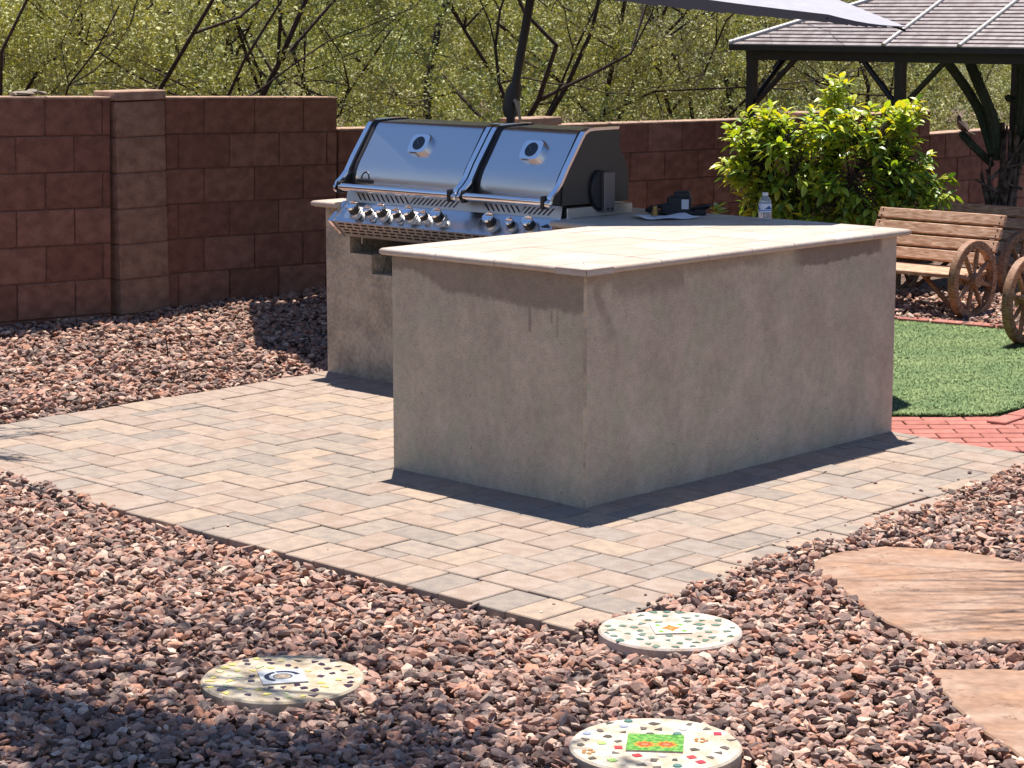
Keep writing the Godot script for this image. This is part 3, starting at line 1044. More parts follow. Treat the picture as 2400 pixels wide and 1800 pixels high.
		var kz := lerpf(0.192, 0.094, (ky - 0.238) / 0.144)
		var tc := Vector3(L[2], ky, kz)
		var poly := PackedVector2Array()
		for k in 24:
			var t := TAU * k / 24
			poly.append(Vector2(signf(cos(t)) * pow(absf(cos(t)), 0.45) * 0.070, signf(sin(t)) * pow(absf(sin(t)), 0.62) * 0.058))
		var bez := MB.new()
		bez.prism(poly, -0.004, 0.022, Transform3D(hb, tc), 0.006, true)
		var th := obj("thermometer", bez, M.polish, lid)
		var dial := MB.new()
		dial.lathe([Vector2(0.038, 0.020), Vector2(0.038, 0.024), Vector2(0.034, 0.0245), Vector2(0.0, 0.0235)], 24, Transform3D(hb, tc))
		obj("dial", dial, mat(lin(0.02, 0.028, 0.04), 0.15), th)
		var needle := MB.new()
		needle.box(tc + hn * 0.026 + hb * Vector3(-0.006, 0, -0.004), Vector3(0.002, 0.001, 0.034), hb * Basis(UP, 0.7))
		obj("needle", needle, mat(lin(0.25, 0.27, 0.3), 0.4), th)
	# black badge of an arch over a bar
	var bd2 := MB.new()
	var bz := 0.250
	var by := 0.112
	bd2.box(Vector3(-0.598, by, bz), Vector3(0.118, 0.022, 0.012), Basis(), 0.005)
	var arch := []
	var rr := []
	for k in 9:
		var t := PI * k / 8.0
		arch.append(Vector3(-0.598 + cos(t) * 0.028, by + 0.010 + sin(t) * 0.034, bz - 0.006 - sin(t) * 0.008)); rr.append(0.0055)
	bd2.tube(arch, rr, 8)
	obj("badge", bd2, M.black_plastic, G)
	var b3 := MB.new()
	b3.prism(PackedVector2Array([Vector2(-0.03, 0.008), Vector2(-0.012, -0.006), Vector2(0.0, -0.012), Vector2(0.012, -0.006), Vector2(0.03, 0.008)]), 0.0, 0.003, Transform3D(kb, Vector3(0.70, lerpf(pt.y, pl.y, 0.35), lerpf(pt.x, pl.x, 0.35))))
	obj("badge", b3, M.black_plastic, G)
	# rotisserie bracket on the right end
	var rb := MB.new()
	rb.box(Vector3(X1 + 0.016, 0.115, -0.045), Vector3(0.022, 0.19, 0.075), Basis(), 0.003)
	obj("rotisserie_bracket", rb, M.grey_plate, G)
	var ov := MB.new()
	ov.lathe([Vector2(0.062, -0.008), Vector2(0.062, 0.0), Vector2(0.055, 0.006), Vector2(0.0, 0.006)], 24, Transform3D(Basis(Vector3.FORWARD, PI / 2).scaled(Vector3(1, 1.55, 1)), Vector3(X1 + 0.002, 0.125, 0.0)))
	obj("spit_port", ov, M.black_rubber, G)
	for q in [[-0.06, 0.036], [-0.03, 0.036]]:
		var sc := MB.new()
		sc.lathe([Vector2(0.006, 0.0), Vector2(0.006, 0.004), Vector2(0.0, 0.005)], 8, Transform3D(Basis(Vector3.FORWARD, PI / 2), Vector3(X1 + 0.028, q[1], q[0])))
		obj("screw", sc, M.bolt, G)
	# gas lighter drain pin below the panel
	var pin := MB.new()
	pin.tube([Vector3(-0.60, -0.168, 0.27), Vector3(-0.60, -0.205, 0.27)], [0.005, 0.003], 6)
	obj("drain_pin", pin, M.chrome, G)

# ------------------------------------------------------------------ things on the counter
func build_counter_things() -> void:
	var Y := 0.9365
	# black control box with straps
	var t := thing("black_device", "black plastic device with a pale sticker lying on the shaded counter", "device", Vector3(0.80, Y, -10.80), -0.15)
	var b := MB.new()
	b.box(Vector3(0.0, 0.045, 0), Vector3(0.115, 0.09, 0.09), Basis(), 0.008)
	b.box(Vector3(0.012, 0.098, -0.005), Vector3(0.075, 0.03, 0.075), Basis(), 0.006)
	b.box(Vector3(-0.055, 0.03, 0.01), Vector3(0.06, 0.055, 0.08), Basis(Vector3.BACK, 0.25), 0.01)
	obj("body", b, M.black_rubber, t)
	var s := MB.new()
	s.box(Vector3(0.03, 0.054, 0.0462), Vector3(0.034, 0.046, 0.001))
	obj("sticker", s, mat(lin(0.55, 0.56, 0.60), 0.6), t)
	var l := MB.new()
	l.box(Vector3(0.03, 0.012, 0.02), Vector3(0.20, 0.022, 0.05), Basis(UP, 0.1), 0.006)
	obj("arm", l, M.black_rubber, t)
	var cord := MB.new()
	var pts := []
	var rad := []
	for k in 21:
		var u := TAU * k / 20.0
		pts.append(Vector3(0.095 + 0.05 * cos(u), 0.030 + 0.018 * cos(u - 0.6), -0.02 + 0.04 * sin(u))); rad.append(0.0075)
	cord.tube(pts, rad, 8)
	obj("cord", cord, M.black_rubber, t)
	var c2 := MB.new()
	c2.tube([Vector3(-0.06, 0.012, 0.03), Vector3(-0.12, 0.014, 0.02), Vector3(-0.155, 0.02, -0.01), Vector3(-0.14, 0.03, -0.04), Vector3(-0.07, 0.04, -0.04)], [0.012, 0.012, 0.012, 0.011, 0.01], 8)
	obj("strap", c2, M.black_rubber, t)
	# sheet of paper, one corner lifted
	var pm := MB.new()
	var pc := mat(lin(0.74, 0.76, 0.80), 0.8)
	for i in 8:
		for j in 6:
			var q := []
			for e in [[i, j], [i + 1, j], [i + 1, j + 1], [i, j + 1]]:
				var u: float = e[0] / 8.0 - 0.5; var v: float = e[1] / 6.0 - 0.5
				q.append(Vector3(u * 0.28, 0.002 + 0.012 * pow(absf(u) * 1.6, 3.0) + 0.004 * sin(u * 9.0 + v * 5.0) + 0.004, v * 0.20))
			pm.tri(q[0], q[1], q[2], Vector3(0, -1, 0)); pm.tri(q[0], q[2], q[3], Vector3(0, -1, 0))
	var pp := obj("paper_sheet", pm, pc, null, Transform3D(Basis(UP, 0.35), Vector3(0.72, Y, -10.62)))
	tag(pp, "white paper sheet lying flat on the shaded counter", "paper")
	# brass fitting standing on the paper
	var f := thing("brass_fitting", "small brass pipe fitting standing on the paper sheet", "fitting", Vector3(0.672, Y + 0.010, -10.64))
	var bm := mat(lin(0.30, 0.20, 0.08), 0.35, 0.9)
	var fb := MB.new()
	fb.lathe([Vector2(0.0, 0.0), Vector2(0.017, 0.0), Vector2(0.017, 0.022), Vector2(0.012, 0.024)], 6)
	obj("hex_base", fb, bm, f)
	var fn := MB.new()
	fn.lathe([Vector2(0.0125, 0.022), Vector2(0.0125, 0.042), Vector2(0.010, 0.046), Vector2(0.0, 0.046)], 14)
	obj("neck", fn, bm, f)
	# water bottle
	var wb := thing("water_bottle", "clear plastic water bottle with a blue and white label on the counter corner", "bottle", Vector3(1.18, Y, -10.55))
	var glass := StandardMaterial3D.new()
	glass.transparency = BaseMaterial3D.TRANSPARENCY_ALPHA
	glass.albedo_color = Color(0.92, 0.96, 1.0, 0.18)
	glass.roughness = 0.05
	var bt := MB.new()
	bt.lathe([Vector2(0.0, 0.004), Vector2(0.028, 0.0), Vector2(0.0315, 0.006), Vector2(0.0310, 0.030), Vector2(0.0295, 0.034), Vector2(0.0305, 0.038), Vector2(0.0305, 0.074), Vector2(0.0290, 0.084), Vector2(0.0225, 0.098), Vector2(0.0130, 0.110), Vector2(0.0118, 0.118)], 24)
	obj("shell", bt, glass, wb)
	var wt := StandardMaterial3D.new()
	wt.albedo_color = Color(0.9, 0.96, 1.0, 0.02)
	wt.refraction_enabled = true
	wt.refraction_scale = 0.033
	wt.roughness = 0.0
	wt.transparency = BaseMaterial3D.TRANSPARENCY_ALPHA
	var wm := MB.new()
	wm.lathe([Vector2(0.0, 0.006), Vector2(0.0285, 0.006), Vector2(0.0290, 0.034), Vector2(0.0285, 0.078), Vector2(0.0225, 0.090), Vector2(0.0, 0.090)], 24)
	obj("water", wm, wt, wb)
	var im := Image.create(128, 32, false, Image.FORMAT_RGB8)
	im.fill(Color(0.86, 0.89, 0.93))
	for x in 128:
		for y in 32:
			var m := absf(fmod(x, 42.0) - 21.0)
			if y > 6 + m * 0.9 and y < 20:
				im.set_pixel(x, y, Color(0.18, 0.32, 0.58))
			if y > 22 and y < 26:
				im.set_pixel(x, y, Color(0.30, 0.45, 0.70))
	var lm := mat(Color.WHITE, 0.5)
	lm.albedo_texture = ImageTexture.create_from_image(im)
	var lb := MB.new()
	lb.lathe([Vector2(0.0312, 0.036), Vector2(0.0312, 0.074)], 24)
	obj("label_wrap", lb, lm, wb)
	var cp := MB.new()
	cp.lathe([Vector2(0.0145, 0.112), Vector2(0.0145, 0.126), Vector2(0.0, 0.127)], 18)
	obj("cap", cp, mat(lin(0.62, 0.66, 0.70), 0.4), wb)

# ------------------------------------------------------------------ umbrella
func build_umbrella() -> void:
	var U := thing("patio_umbrella", "large grey patio umbrella on a black tilting pole behind the grill", "umbrella", Vector3(-0.012, 0.03, -12.4))
	var o := U.position
	var bs := MB.new()
	bs.lathe([Vector2(0.0, 0.0), Vector2(0.26, 0.0), Vector2(0.26, 0.05), Vector2(0.08, 0.08), Vector2(0.045, 0.20), Vector2(0.03, 0.20)], 28)
	obj("base", bs, M.black_metal, U)
	var joint := Vector3(0.005, 1.33, 0.0)
	var top := Vector3(0.235, 2.62, -0.02)
	var m1 := MB.new()
	m1.tube([Vector3(0, 0.1, 0), joint], [0.024, 0.024], 16)
	m1.tube([joint, top], [0.024, 0.024], 16)
	obj("pole", m1, M.black_metal, U)
	var h := MB.new()
	var d := (top - joint).normalized()
	h.tube([joint - UP * 0.035, joint - UP * 0.02, joint + d * 0.03 + Vector3(-0.006, 0, 0), joint + d * 0.11 + Vector3(-0.003, 0, 0), joint + d * 0.15], [0.027, 0.040, 0.046, 0.042, 0.027], 16)
	obj("crank_housing", h, M.black_plastic, U)
	var cr := MB.new()
	cr.tube([joint + Vector3(0.02, 0.06, 0.052), joint + Vector3(0.034, 0.05, 0.068), joint + Vector3(0.045, -0.01, 0.072), joint + Vector3(0.060, -0.09, 0.072), joint + Vector3(0.078, -0.125, 0.075)], [0.010, 0.014, 0.008, 0.008, 0.010], 10)
	obj("crank_handle", cr, mat(lin(0.42, 0.37, 0.30), 0.5), U)
	# canopy: corners, apex; lowest seen from above, unseen ones shaped to cast the shade
	var V := [Vector3(1.93, 1.822, -11.24), Vector3(1.45, 1.882, -10.53), Vector3(0.20, 2.06, -10.53), Vector3(-1.41, 2.30, -12.92), Vector3(-1.60, 2.35, -14.28), Vector3(-0.55, 2.30, -15.50), Vector3(1.10, 2.10, -14.7), Vector3(1.64, 2.0, -13.0)]
	var ap := o + top
	var fab := StandardMaterial3D.new()
	fab.albedo_color = lin(0.34, 0.34, 0.37)
	fab.roughness = 0.9
	tri(fab, mottled(256, 121, 0.02, 0.3, Color(0.94, 0.94, 0.96), Color(1, 1, 1), 0.03), 2.0, M.nrm_fine, 0.2)
	fab.backlight_enabled = true
	fab.backlight = Color(0.02, 0.02, 0.025)
	var shaded_hem := mat(lin(0.085, 0.085, 0.10), 0.9)  # darker than the canopy: shade on the valance painted into its colour
	for k in 8:
		var a: Vector3 = V[k]; var b: Vector3 = V[(k + 1) % 8]
		var pm := MB.new()
		var rows := 6
		for r in rows:
			for cidx in 6:
				var q := []
				for e in [[r, cidx], [r + 1, cidx], [r + 1, cidx + 1], [r, cidx + 1]]:
					var t: float = e[0] / float(rows); var s: float = e[1] / 6.0
					var p: Vector3 = ap.lerp(a.lerp(b, s), t)
					p += UP * (-0.012 * sin(PI * s) * t - 0.03 * sin(PI * t))
					q.append(p - o)
				pm.tri(q[0], q[1], q[2], Vector3(0, -2, 0)); pm.tri(q[0], q[2], q[3], Vector3(0, -2, 0))
				var dn := UP * -0.004
				pm.tri(q[0] + dn, q[1] + dn, q[2] + dn, Vector3(0, 9, 0)); pm.tri(q[0] + dn, q[2] + dn, q[3] + dn, Vector3(0, 9, 0))
		obj("canopy_panel", pm, fab, U)
		var vm := MB.new()
		for s in 8:
			var s0 := s / 8.0; var s1 := (s + 1) / 8.0
			var p0: Vector3 = a.lerp(b, s0) - o + UP * (-0.012 * sin(PI * s0)); var p1: Vector3 = a.lerp(b, s1) - o + UP * (-0.012 * sin(PI * s1))
			var dr := UP * -0.07 * clampf(minf((p0 + o).distance_to(V[0]), (p1 + o).distance_to(V[0])) / 1.6, 0.03, 1.0)
			var inw := (ap - o - (p0 + p1) / 2.0); inw.y = 0.0
			inw = inw.normalized() * 0.004
			vm.quad(p0, p1, p1 + dr, p0 + dr, (p0 + p1) / 2 + inw)
			vm.quad(p0 + inw, p1 + inw, p1 + dr + inw, p0 + dr + inw, (p0 + p1) / 2)
			vm.quad(p0 + dr, p1 + dr, p1 + dr + inw, p0 + dr + inw, (p0 + p1) / 2)
		obj("valance", vm, shaded_hem, U)
		var rb := MB.new()
		rb.tube([top + UP * -0.03, (ap.lerp(a, 0.5)) - o + UP * -0.085, a - o + UP * -0.02], [0.008, 0.008, 0.006], 8)
		obj("rib", rb, M.black_metal, U)
		var st := MB.new()
		st.tube([joint.lerp(top, 0.62), (ap.lerp(a, 0.5)) - o + UP * -0.09], [0.006, 0.006], 6)
		obj("strut", st, M.black_metal, U)
	var fin := MB.new()
	fin.lathe([Vector2(0.05, -0.02), Vector2(0.05, 0.02), Vector2(0.02, 0.05), Vector2(0.0, 0.06)], 16, Transform3D(Basis(), top))
	obj("finial", fin, M.black_plastic, U)

# ------------------------------------------------------------------ stepping stones
var stones := []                                          # outlines the gravel keeps clear of: [poly, top y]

func chip_poly(r: float, n: int) -> PackedVector2Array:
	var p := PackedVector2Array()
	var ph := rng.randf() * TAU
	for k in n:
		var t := ph + TAU * (k + rng.randf_range(-0.28, 0.28)) / n
		var q := r * rng.randf_range(0.6, 1.15)
		p.append(Vector2(cos(t), sin(t)) * q)
	return p

func print_tile(kind: int) -> StandardMaterial3D:
	var im := Image.create(128, 128, false, Image.FORMAT_RGB8)
	var f := noise(140 + kind, 0.05, 3)
	for y in 128:
		for x in 128:
			var u := (x - 63.5) / 64.0
			var v := (y - 63.5) / 64.0
			var c := Color(0.93, 0.94, 0.88)
			if kind == 0:                                  # pale tile with two dark blue open arcs round a brown centre
				c = Color(0.72, 0.74, 0.76)
				var r := Vector2(u * 1.0, v * 1.0).length()
				var an := atan2(v, u)
				if r < 0.36:
					c = Color(0.50, 0.45, 0.40).lerp(Color(0.68, 0.62, 0.55), 0.5 + f.get_noise_2d(x, y))
				elif r < 0.44:
					c = Color(0.30, 0.33, 0.38)
				elif r > 0.60 and r < 0.82 and (an < -0.2 or an > 2.2) and absf(an + 1.9) > 0.06:
					c = Color(0.13, 0.14, 0.24)
			elif kind == 1:                                # green and orange star on white
				var dd := absf(u) + absf(v)
				var star := sqrt(absf(u)) + sqrt(absf(v))
				if star < 1.0:
					c = Color(0.42, 0.60, 0.28)
				if dd < 0.55:
					c = Color(0.80, 0.42, 0.20) if dd > 0.22 else Color(0.72, 0.60, 0.34)
					if absf(dd - 0.38) < 0.04:
						c = Color(0.86, 0.62, 0.34)
				for q in [Vector2(0.62, 0.62), Vector2(-0.62, 0.62), Vector2(0.62, -0.62), Vector2(-0.62, -0.62)]:
					var e := Vector2(u, v) - q as Vector2
					if absf(e.x) * absf(e.y) < 0.012 and e.length() < 0.26:
						c = Color(0.50, 0.68, 0.34)
			else:                                          # green tile with two orange blooms and leaf veins
				c = Color(0.32, 0.56, 0.24).lerp(Color(0.52, 0.72, 0.36), clampf(0.5 + 1.4 * f.get_noise_2d(x, y), 0, 1))
				if absf(sin(u * 7.0 + v * 4.0 + 3.0 * f.get_noise_2d(x * 0.5, y * 0.5))) < 0.10:
					c = Color(0.22, 0.42, 0.20)
				for q in [Vector2(-0.36, 0.26), Vector2(0.40, 0.20)]:
					var e := Vector2(u, v) - q as Vector2
					var r := e.length() * (1.0 + 0.16 * sin(atan2(e.y, e.x) * 9.0))
					if r < 0.36:
						c = Color(0.80, 0.58, 0.22)
					if r < 0.26:
						c = Color(0.66, 0.34, 0.20)
					if r < 0.12:
						c = Color(0.84, 0.52, 0.36)
			im.set_pixel(x, y, c)
	var m := mat(Color(0.94, 0.94, 0.94), 0.25)
	m.albedo_texture = ImageTexture.create_from_image(im)
	return m

func build_stepping_stones() -> void:
	var info := [
		[Vector3(-0.668, -0.056, -6.365), 0.239, 0.24, "round stepping stone dotted with yellow and dark purple glass, lying in dappled shade"],
		[Vector3(0.497, -0.050, -6.865), 0.226, 0.10, "round pink-white stepping stone with green glass chips at the patio corner"],
		[Vector3(0.379, -0.054, -5.755), 0.229, -0.1, "round cream stepping stone with red and green tiles at the bottom edge"]]
	var cols := [
		[lin(0.045, 0.03, 0.06), lin(0.66, 0.58, 0.16), lin(0.06, 0.04, 0.075), lin(0.52, 0.58, 0.32)],
		[lin(0.10, 0.19, 0.15), lin(0.13, 0.22, 0.17), lin(0.16, 0.24, 0.19), lin(0.30, 0.24, 0.18)],
		[lin(0.10, 0.09, 0.08), lin(0.14, 0.12, 0.11), lin(0.16, 0.14, 0.13), lin(0.50, 0.50, 0.48)]]
	for k in 3:
		var D: Array = info[k]
		var r: float = D[1]
		var t := thing("stepping_stone", D[3], "stepping stone", D[0], D[2], "round mosaic stepping stones")
		var poly := PackedVector2Array()
		rng.seed = 200 + k
		var f := noise(210 + k, 0.5, 2)
		for i in 48:
			var an := TAU * i / 48
			poly.append(Vector2(cos(an), sin(an)) * r * (1.0 + 0.012 * f.get_noise_2d(cos(an) * 2, sin(an) * 2)))
		var sl := MB.new()
		sl.prism(poly, -0.012, 0.038, Transform3D(), 0.006)
		obj("slab", sl, M.disc[k], t)
		var world := PackedVector2Array()
		for q in poly:
			var p: Vector3 = t.transform * Vector3(q.x, 0, q.y)
			world.append(Vector2(p.x, p.z))
		stones.append([world, D[0].y + 0.038])
		var top := 0.038
		var cm := []
		for c in cols[k]:
			cm.append(mat(c, 0.12))
		# centre tile, one flat print
		var half: float = [0.066, 0.058, 0.075][k]
		var pt := MB.new()
		pt.box(Vector3(0, top + 0.0015, 0), Vector3(half * 2, 0.005, half * 2 * (1.0 if k < 2 else 0.92)))
		obj("tile_body", pt, M.disc[1], t)
		var pf := MB.new()
		var hz := half * (1.0 if k < 2 else 0.92)
		var y := top + 0.0046
		pf.trin(Vector3(-half, y, -hz), Vector3(half, y, -hz), Vector3(half, y, hz), UP, UP, UP, Vector2(0, 0), Vector2(1, 0), Vector2(1, 1))
		pf.trin(Vector3(-half, y, -hz), Vector3(half, y, hz), Vector3(-half, y, hz), UP, UP, UP, Vector2(0, 0), Vector2(1, 1), Vector2(0, 1))
		obj("printed_tile", pf, print_tile(k), t)
		# chips scattered by rejection
		var placed := []
		var want: int = [58, 46, 40][k]
		var tries := 0
		while placed.size() < want and tries < 6000:
			tries += 1
			var an := rng.randf() * TAU
			var rr := r * 0.93 * sqrt(rng.randf())
			var q := Vector2(cos(an), sin(an)) * rr
			if absf(q.x) < half + 0.014 and absf(q.y) < hz + 0.014:
				continue
			var ok := true
			for e in placed:
				if e.distance_to(q) < [0.034, 0.038, 0.042][k]:
					ok = false
					break
			if not ok:
				continue
			placed.append(q)
			var ch := MB.new()
			var kind := placed.size()
			var m: Material = cm[rng.randi() % 3] if k != 0 else cm[[0, 1, 2, 1, 0, 3][kind % 6]]
			var sz := rng.randf_range(0.012, 0.0175)
			if k == 2 and kind % 6 == 1:                   # square coloured tiles
				var s := 0.0105
				ch.prism(PackedVector2Array([Vector2(-s, -s), Vector2(s, -s), Vector2(s, s), Vector2(-s, s)]), 0.0, 0.003, Transform3D(Basis(UP, rng.randf() * 0.6), Vector3(q.x, top - 0.0005, q.y)))
				m = mat([lin(0.62, 0.06, 0.07), lin(0.36, 0.56, 0.16), lin(0.62, 0.05, 0.08)][(kind / 6) % 3], 0.2)
			elif k == 2 and kind % 6 == 4:                 # glass nuggets
				ch.lathe([Vector2(0.013, 0.0), Vector2(0.011, 0.004), Vector2(0.0, 0.006)], 14, Transform3D(Basis(), Vector3(q.x, top - 0.0005, q.y)))
				m = mat([lin(0.10, 0.20, 0.17), lin(0.55, 0.52, 0.50), lin(0.35, 0.38, 0.5)][(kind / 6) % 3], 0.08)
			elif k == 2 and kind % 13 == 5:                # flower of small pieces
				for e in 5:
					var te := TAU * e / 5.0
					ch.prism(chip_poly(0.007, 5), 0.0, 0.003, Transform3D(Basis(), Vector3(q.x + cos(te) * 0.014, top - 0.0005, q.y + sin(te) * 0.014)))
				m = mat(lin(0.45, 0.22, 0.08), 0.2)
			else:
				ch.prism(chip_poly(sz, 3 + rng.randi() % 3), 0.0, 0.0028, Transform3D(Basis(UP, rng.randf() * TAU), Vector3(q.x, top - 0.0005, q.y)))
			obj("mosaic_chip", ch, m, t)
	# flagstones
	var F := [
		[[Vector2(1.05, -7.72), Vector2(1.10, -7.84), Vector2(1.20, -7.93), Vector2(1.34, -7.99), Vector2(1.60, -7.94), Vector2(1.82, -7.74), Vector2(2.02, -7.40), Vector2(2.0, -7.05), Vector2(1.80, -6.82), Vector2(1.58, -6.76), Vector2(1.48, -6.74), Vector2(1.30, -6.745), Vector2(1.22, -6.88), Vector2(1.16, -7.08), Vector2(1.10, -7.38), Vector2(1.06, -7.58)], -0.008, "large peach flagstone at right crossed by thin branch shadows"],
		[[Vector2(1.235, -6.49), Vector2(1.36, -6.50), Vector2(1.60, -6.50), Vector2(1.88, -6.40), Vector2(1.95, -6.0), Vector2(1.72, -5.55), Vector2(1.46, -5.45), Vector2(1.345, -5.66), Vector2(1.29, -5.86), Vector2(1.25, -6.10), Vector2(1.24, -6.30)], -0.006, "peach flagstone with hairline cracks at the lower right edge"]]
	for fl in F:
		var poly := PackedVector2Array()
		var f := noise(220, 3.0, 3)
		var src: Array = fl[0]
		for i in src.size():
			for s in 4:
				var q: Vector2 = src[i].lerp(src[(i + 1) % src.size()], s / 4.0)
				poly.append(q + Vector2(f.get_noise_2d(q.x * 5, q.y * 5), f.get_noise_2d(q.x * 5 + 40, q.y * 5)) * 0.02)
		var c := Vector2.ZERO
		for q in poly:
			c += q
		c /= poly.size()
		var loc := PackedVector2Array()
		for q in poly:
			loc.append(q - c)
		var y0: float = ground_y(c.x, c.y)
		var mb := MB.new()
		mb.prism(loc, -0.04, 0.014, Transform3D(), 0.006)
		var o := obj("flagstone", mb, M.flag, null, Transform3D(Basis(), Vector3(c.x, y0 + fl[1], c.y)))
		tag(o, fl[2], "flagstone", "flagstones in the gravel")
		stones.append([poly, y0 + fl[1] + 0.014])

# ------------------------------------------------------------------ lawn, brick edging
var lawn := PackedVector2Array([Vector2(1.45, -10.62), Vector2(1.776, -10.50), Vector2(2.05, -10.475), Vector2(2.25, -10.49), Vector2(2.46, -10.72), Vector2(2.75, -11.2), Vector2(3.3, -11.9), Vector2(3.9, -12.2), Vector2(3.9, -12.7), Vector2(3.05, -13.22), Vector2(2.75, -13.50), Vector2(2.366, -13.78), Vector2(1.9, -14.0), Vector2(1.45, -13.6), Vector2(1.3, -12.0)])

func build_lawn() -> void:
	var mb := MB.new()
	mb.prism(lawn, -0.06, 0.0, Transform3D(Basis(), Vector3(0, 0.006, 0)))
	var base := struct("lawn_base", mb, mat(lin(0.06, 0.10, 0.035), 1.0))
	base.set_meta("kind", "structure")
	var tuft := MB.new()
	rng.seed = 61
	for k in 9:
		var a := rng.randf() * TAU
		var o := Vector3(rng.randf_range(-0.011, 0.011), 0, rng.randf_range(-0.011, 0.011))
		var d := Vector3(cos(a), 0, sin(a))
		var s := Vector3(-d.z, 0, d.x) * 0.0016
		var h := rng.randf_range(0.016, 0.028)
		var m := o + UP * h * 0.6 + d * h * 0.25
		var t := o + UP * h + d * h * rng.randf_range(0.7, 1.5)
		var nn := (UP + d * 0.5).normalized()
		tuft.trin(o - s, o + s, m + s, nn, nn, nn); tuft.trin(o - s, m + s, m - s, nn, nn, nn); tuft.trin(m - s, m + s, t, nn, nn, nn)
	var xf := []
	var cl := []
	var f := noise(63, 2.2, 3)
	while xf.size() < 42000:
		var p := Vector2(rng.randf_range(1.3, 3.9), rng.randf_range(-14.0, -10.4))
		if not Geometry2D.is_point_in_polygon(p, lawn):
			continue
		xf.append(Transform3D(Basis(UP, rng.randf() * TAU).scaled(Vector3.ONE * rng.randf_range(0.8, 1.25)), Vector3(p.x, 0.004, p.y)))
		var k := clampf(0.5 + 0.8 * f.get_noise_2d(p.x, p.y) + rng.randf_range(-0.35, 0.35), 0, 1)
		cl.append(Color(0.115, 0.20, 0.062).lerp(Color(0.21, 0.29, 0.105), k))
	var gm := mat(Color.WHITE, 0.6)
	gm.vertex_color_use_as_albedo = true
	gm.backlight_enabled = true
	gm.backlight = Color(0.25, 0.3, 0.1)
	var g := multi("lawn_grass", tuft, gm, xf, cl)
	tag(g, "short bright green lawn to the right of the island", "grass")
	g.set_meta("kind", "stuff")
	# red brick band between patio and lawn
	var band := Node3D.new()
	band.name = "brick_band"
	band.set_meta("kind", "structure")
	add_child(band)
	var bk := MB.new()
	bk.box(Vector3.ZERO, Vector3(0.194, 0.06, 0.094), Basis(), 0.004)
	var bm := bk.mesh()
	rng.seed = 66
	for row in 8:
		for i in 8:
			var x := 1.42 + 0.2 * i + (0.1 if row % 2 else 0.0)
			var z := -10.43 + 0.1 * row + 0.035 * (x - 2.0) * -1.0
			var q := ab(Vector3(x, 0, z))
			if q.y < 2.08 and q.x > -0.85:
				continue
			if q.x < -0.72 or x > 2.55:
				continue
			obj("brick", bm, M.brick[rng.randi() % 3], band, Transform3D(Basis(UP, 0.03 + rng.randf_range(-0.02, 0.02)), Vector3(x, gy(q.x, q.y) - 0.036 + rng.randf_range(-0.002, 0.002), z)))
	for i in 9:                                            # rowlock edging along the lawn's right side
		var p := Vector3(2.26, 0, -10.40).lerp(Vector3(3.3, 0, -11.75), i / 8.0)
		obj("brick", bm, M.brick[rng.randi() % 3], band, Transform3D(Basis(UP, 0.915), Vector3(p.x + 0.035, -0.004, p.z + 0.03)))
	for i in 10:                                           # edging on the far side
		var p := Vector3(2.25, 0, -13.80).lerp(Vector3(3.9, 0, -12.68), i / 9.0)
		obj("brick", bm, M.brick[rng.randi() % 3], band, Transform3D(Basis(UP, -0.6 + PI), Vector3(p.x + 0.03, 0.012, p.z - 0.05)))

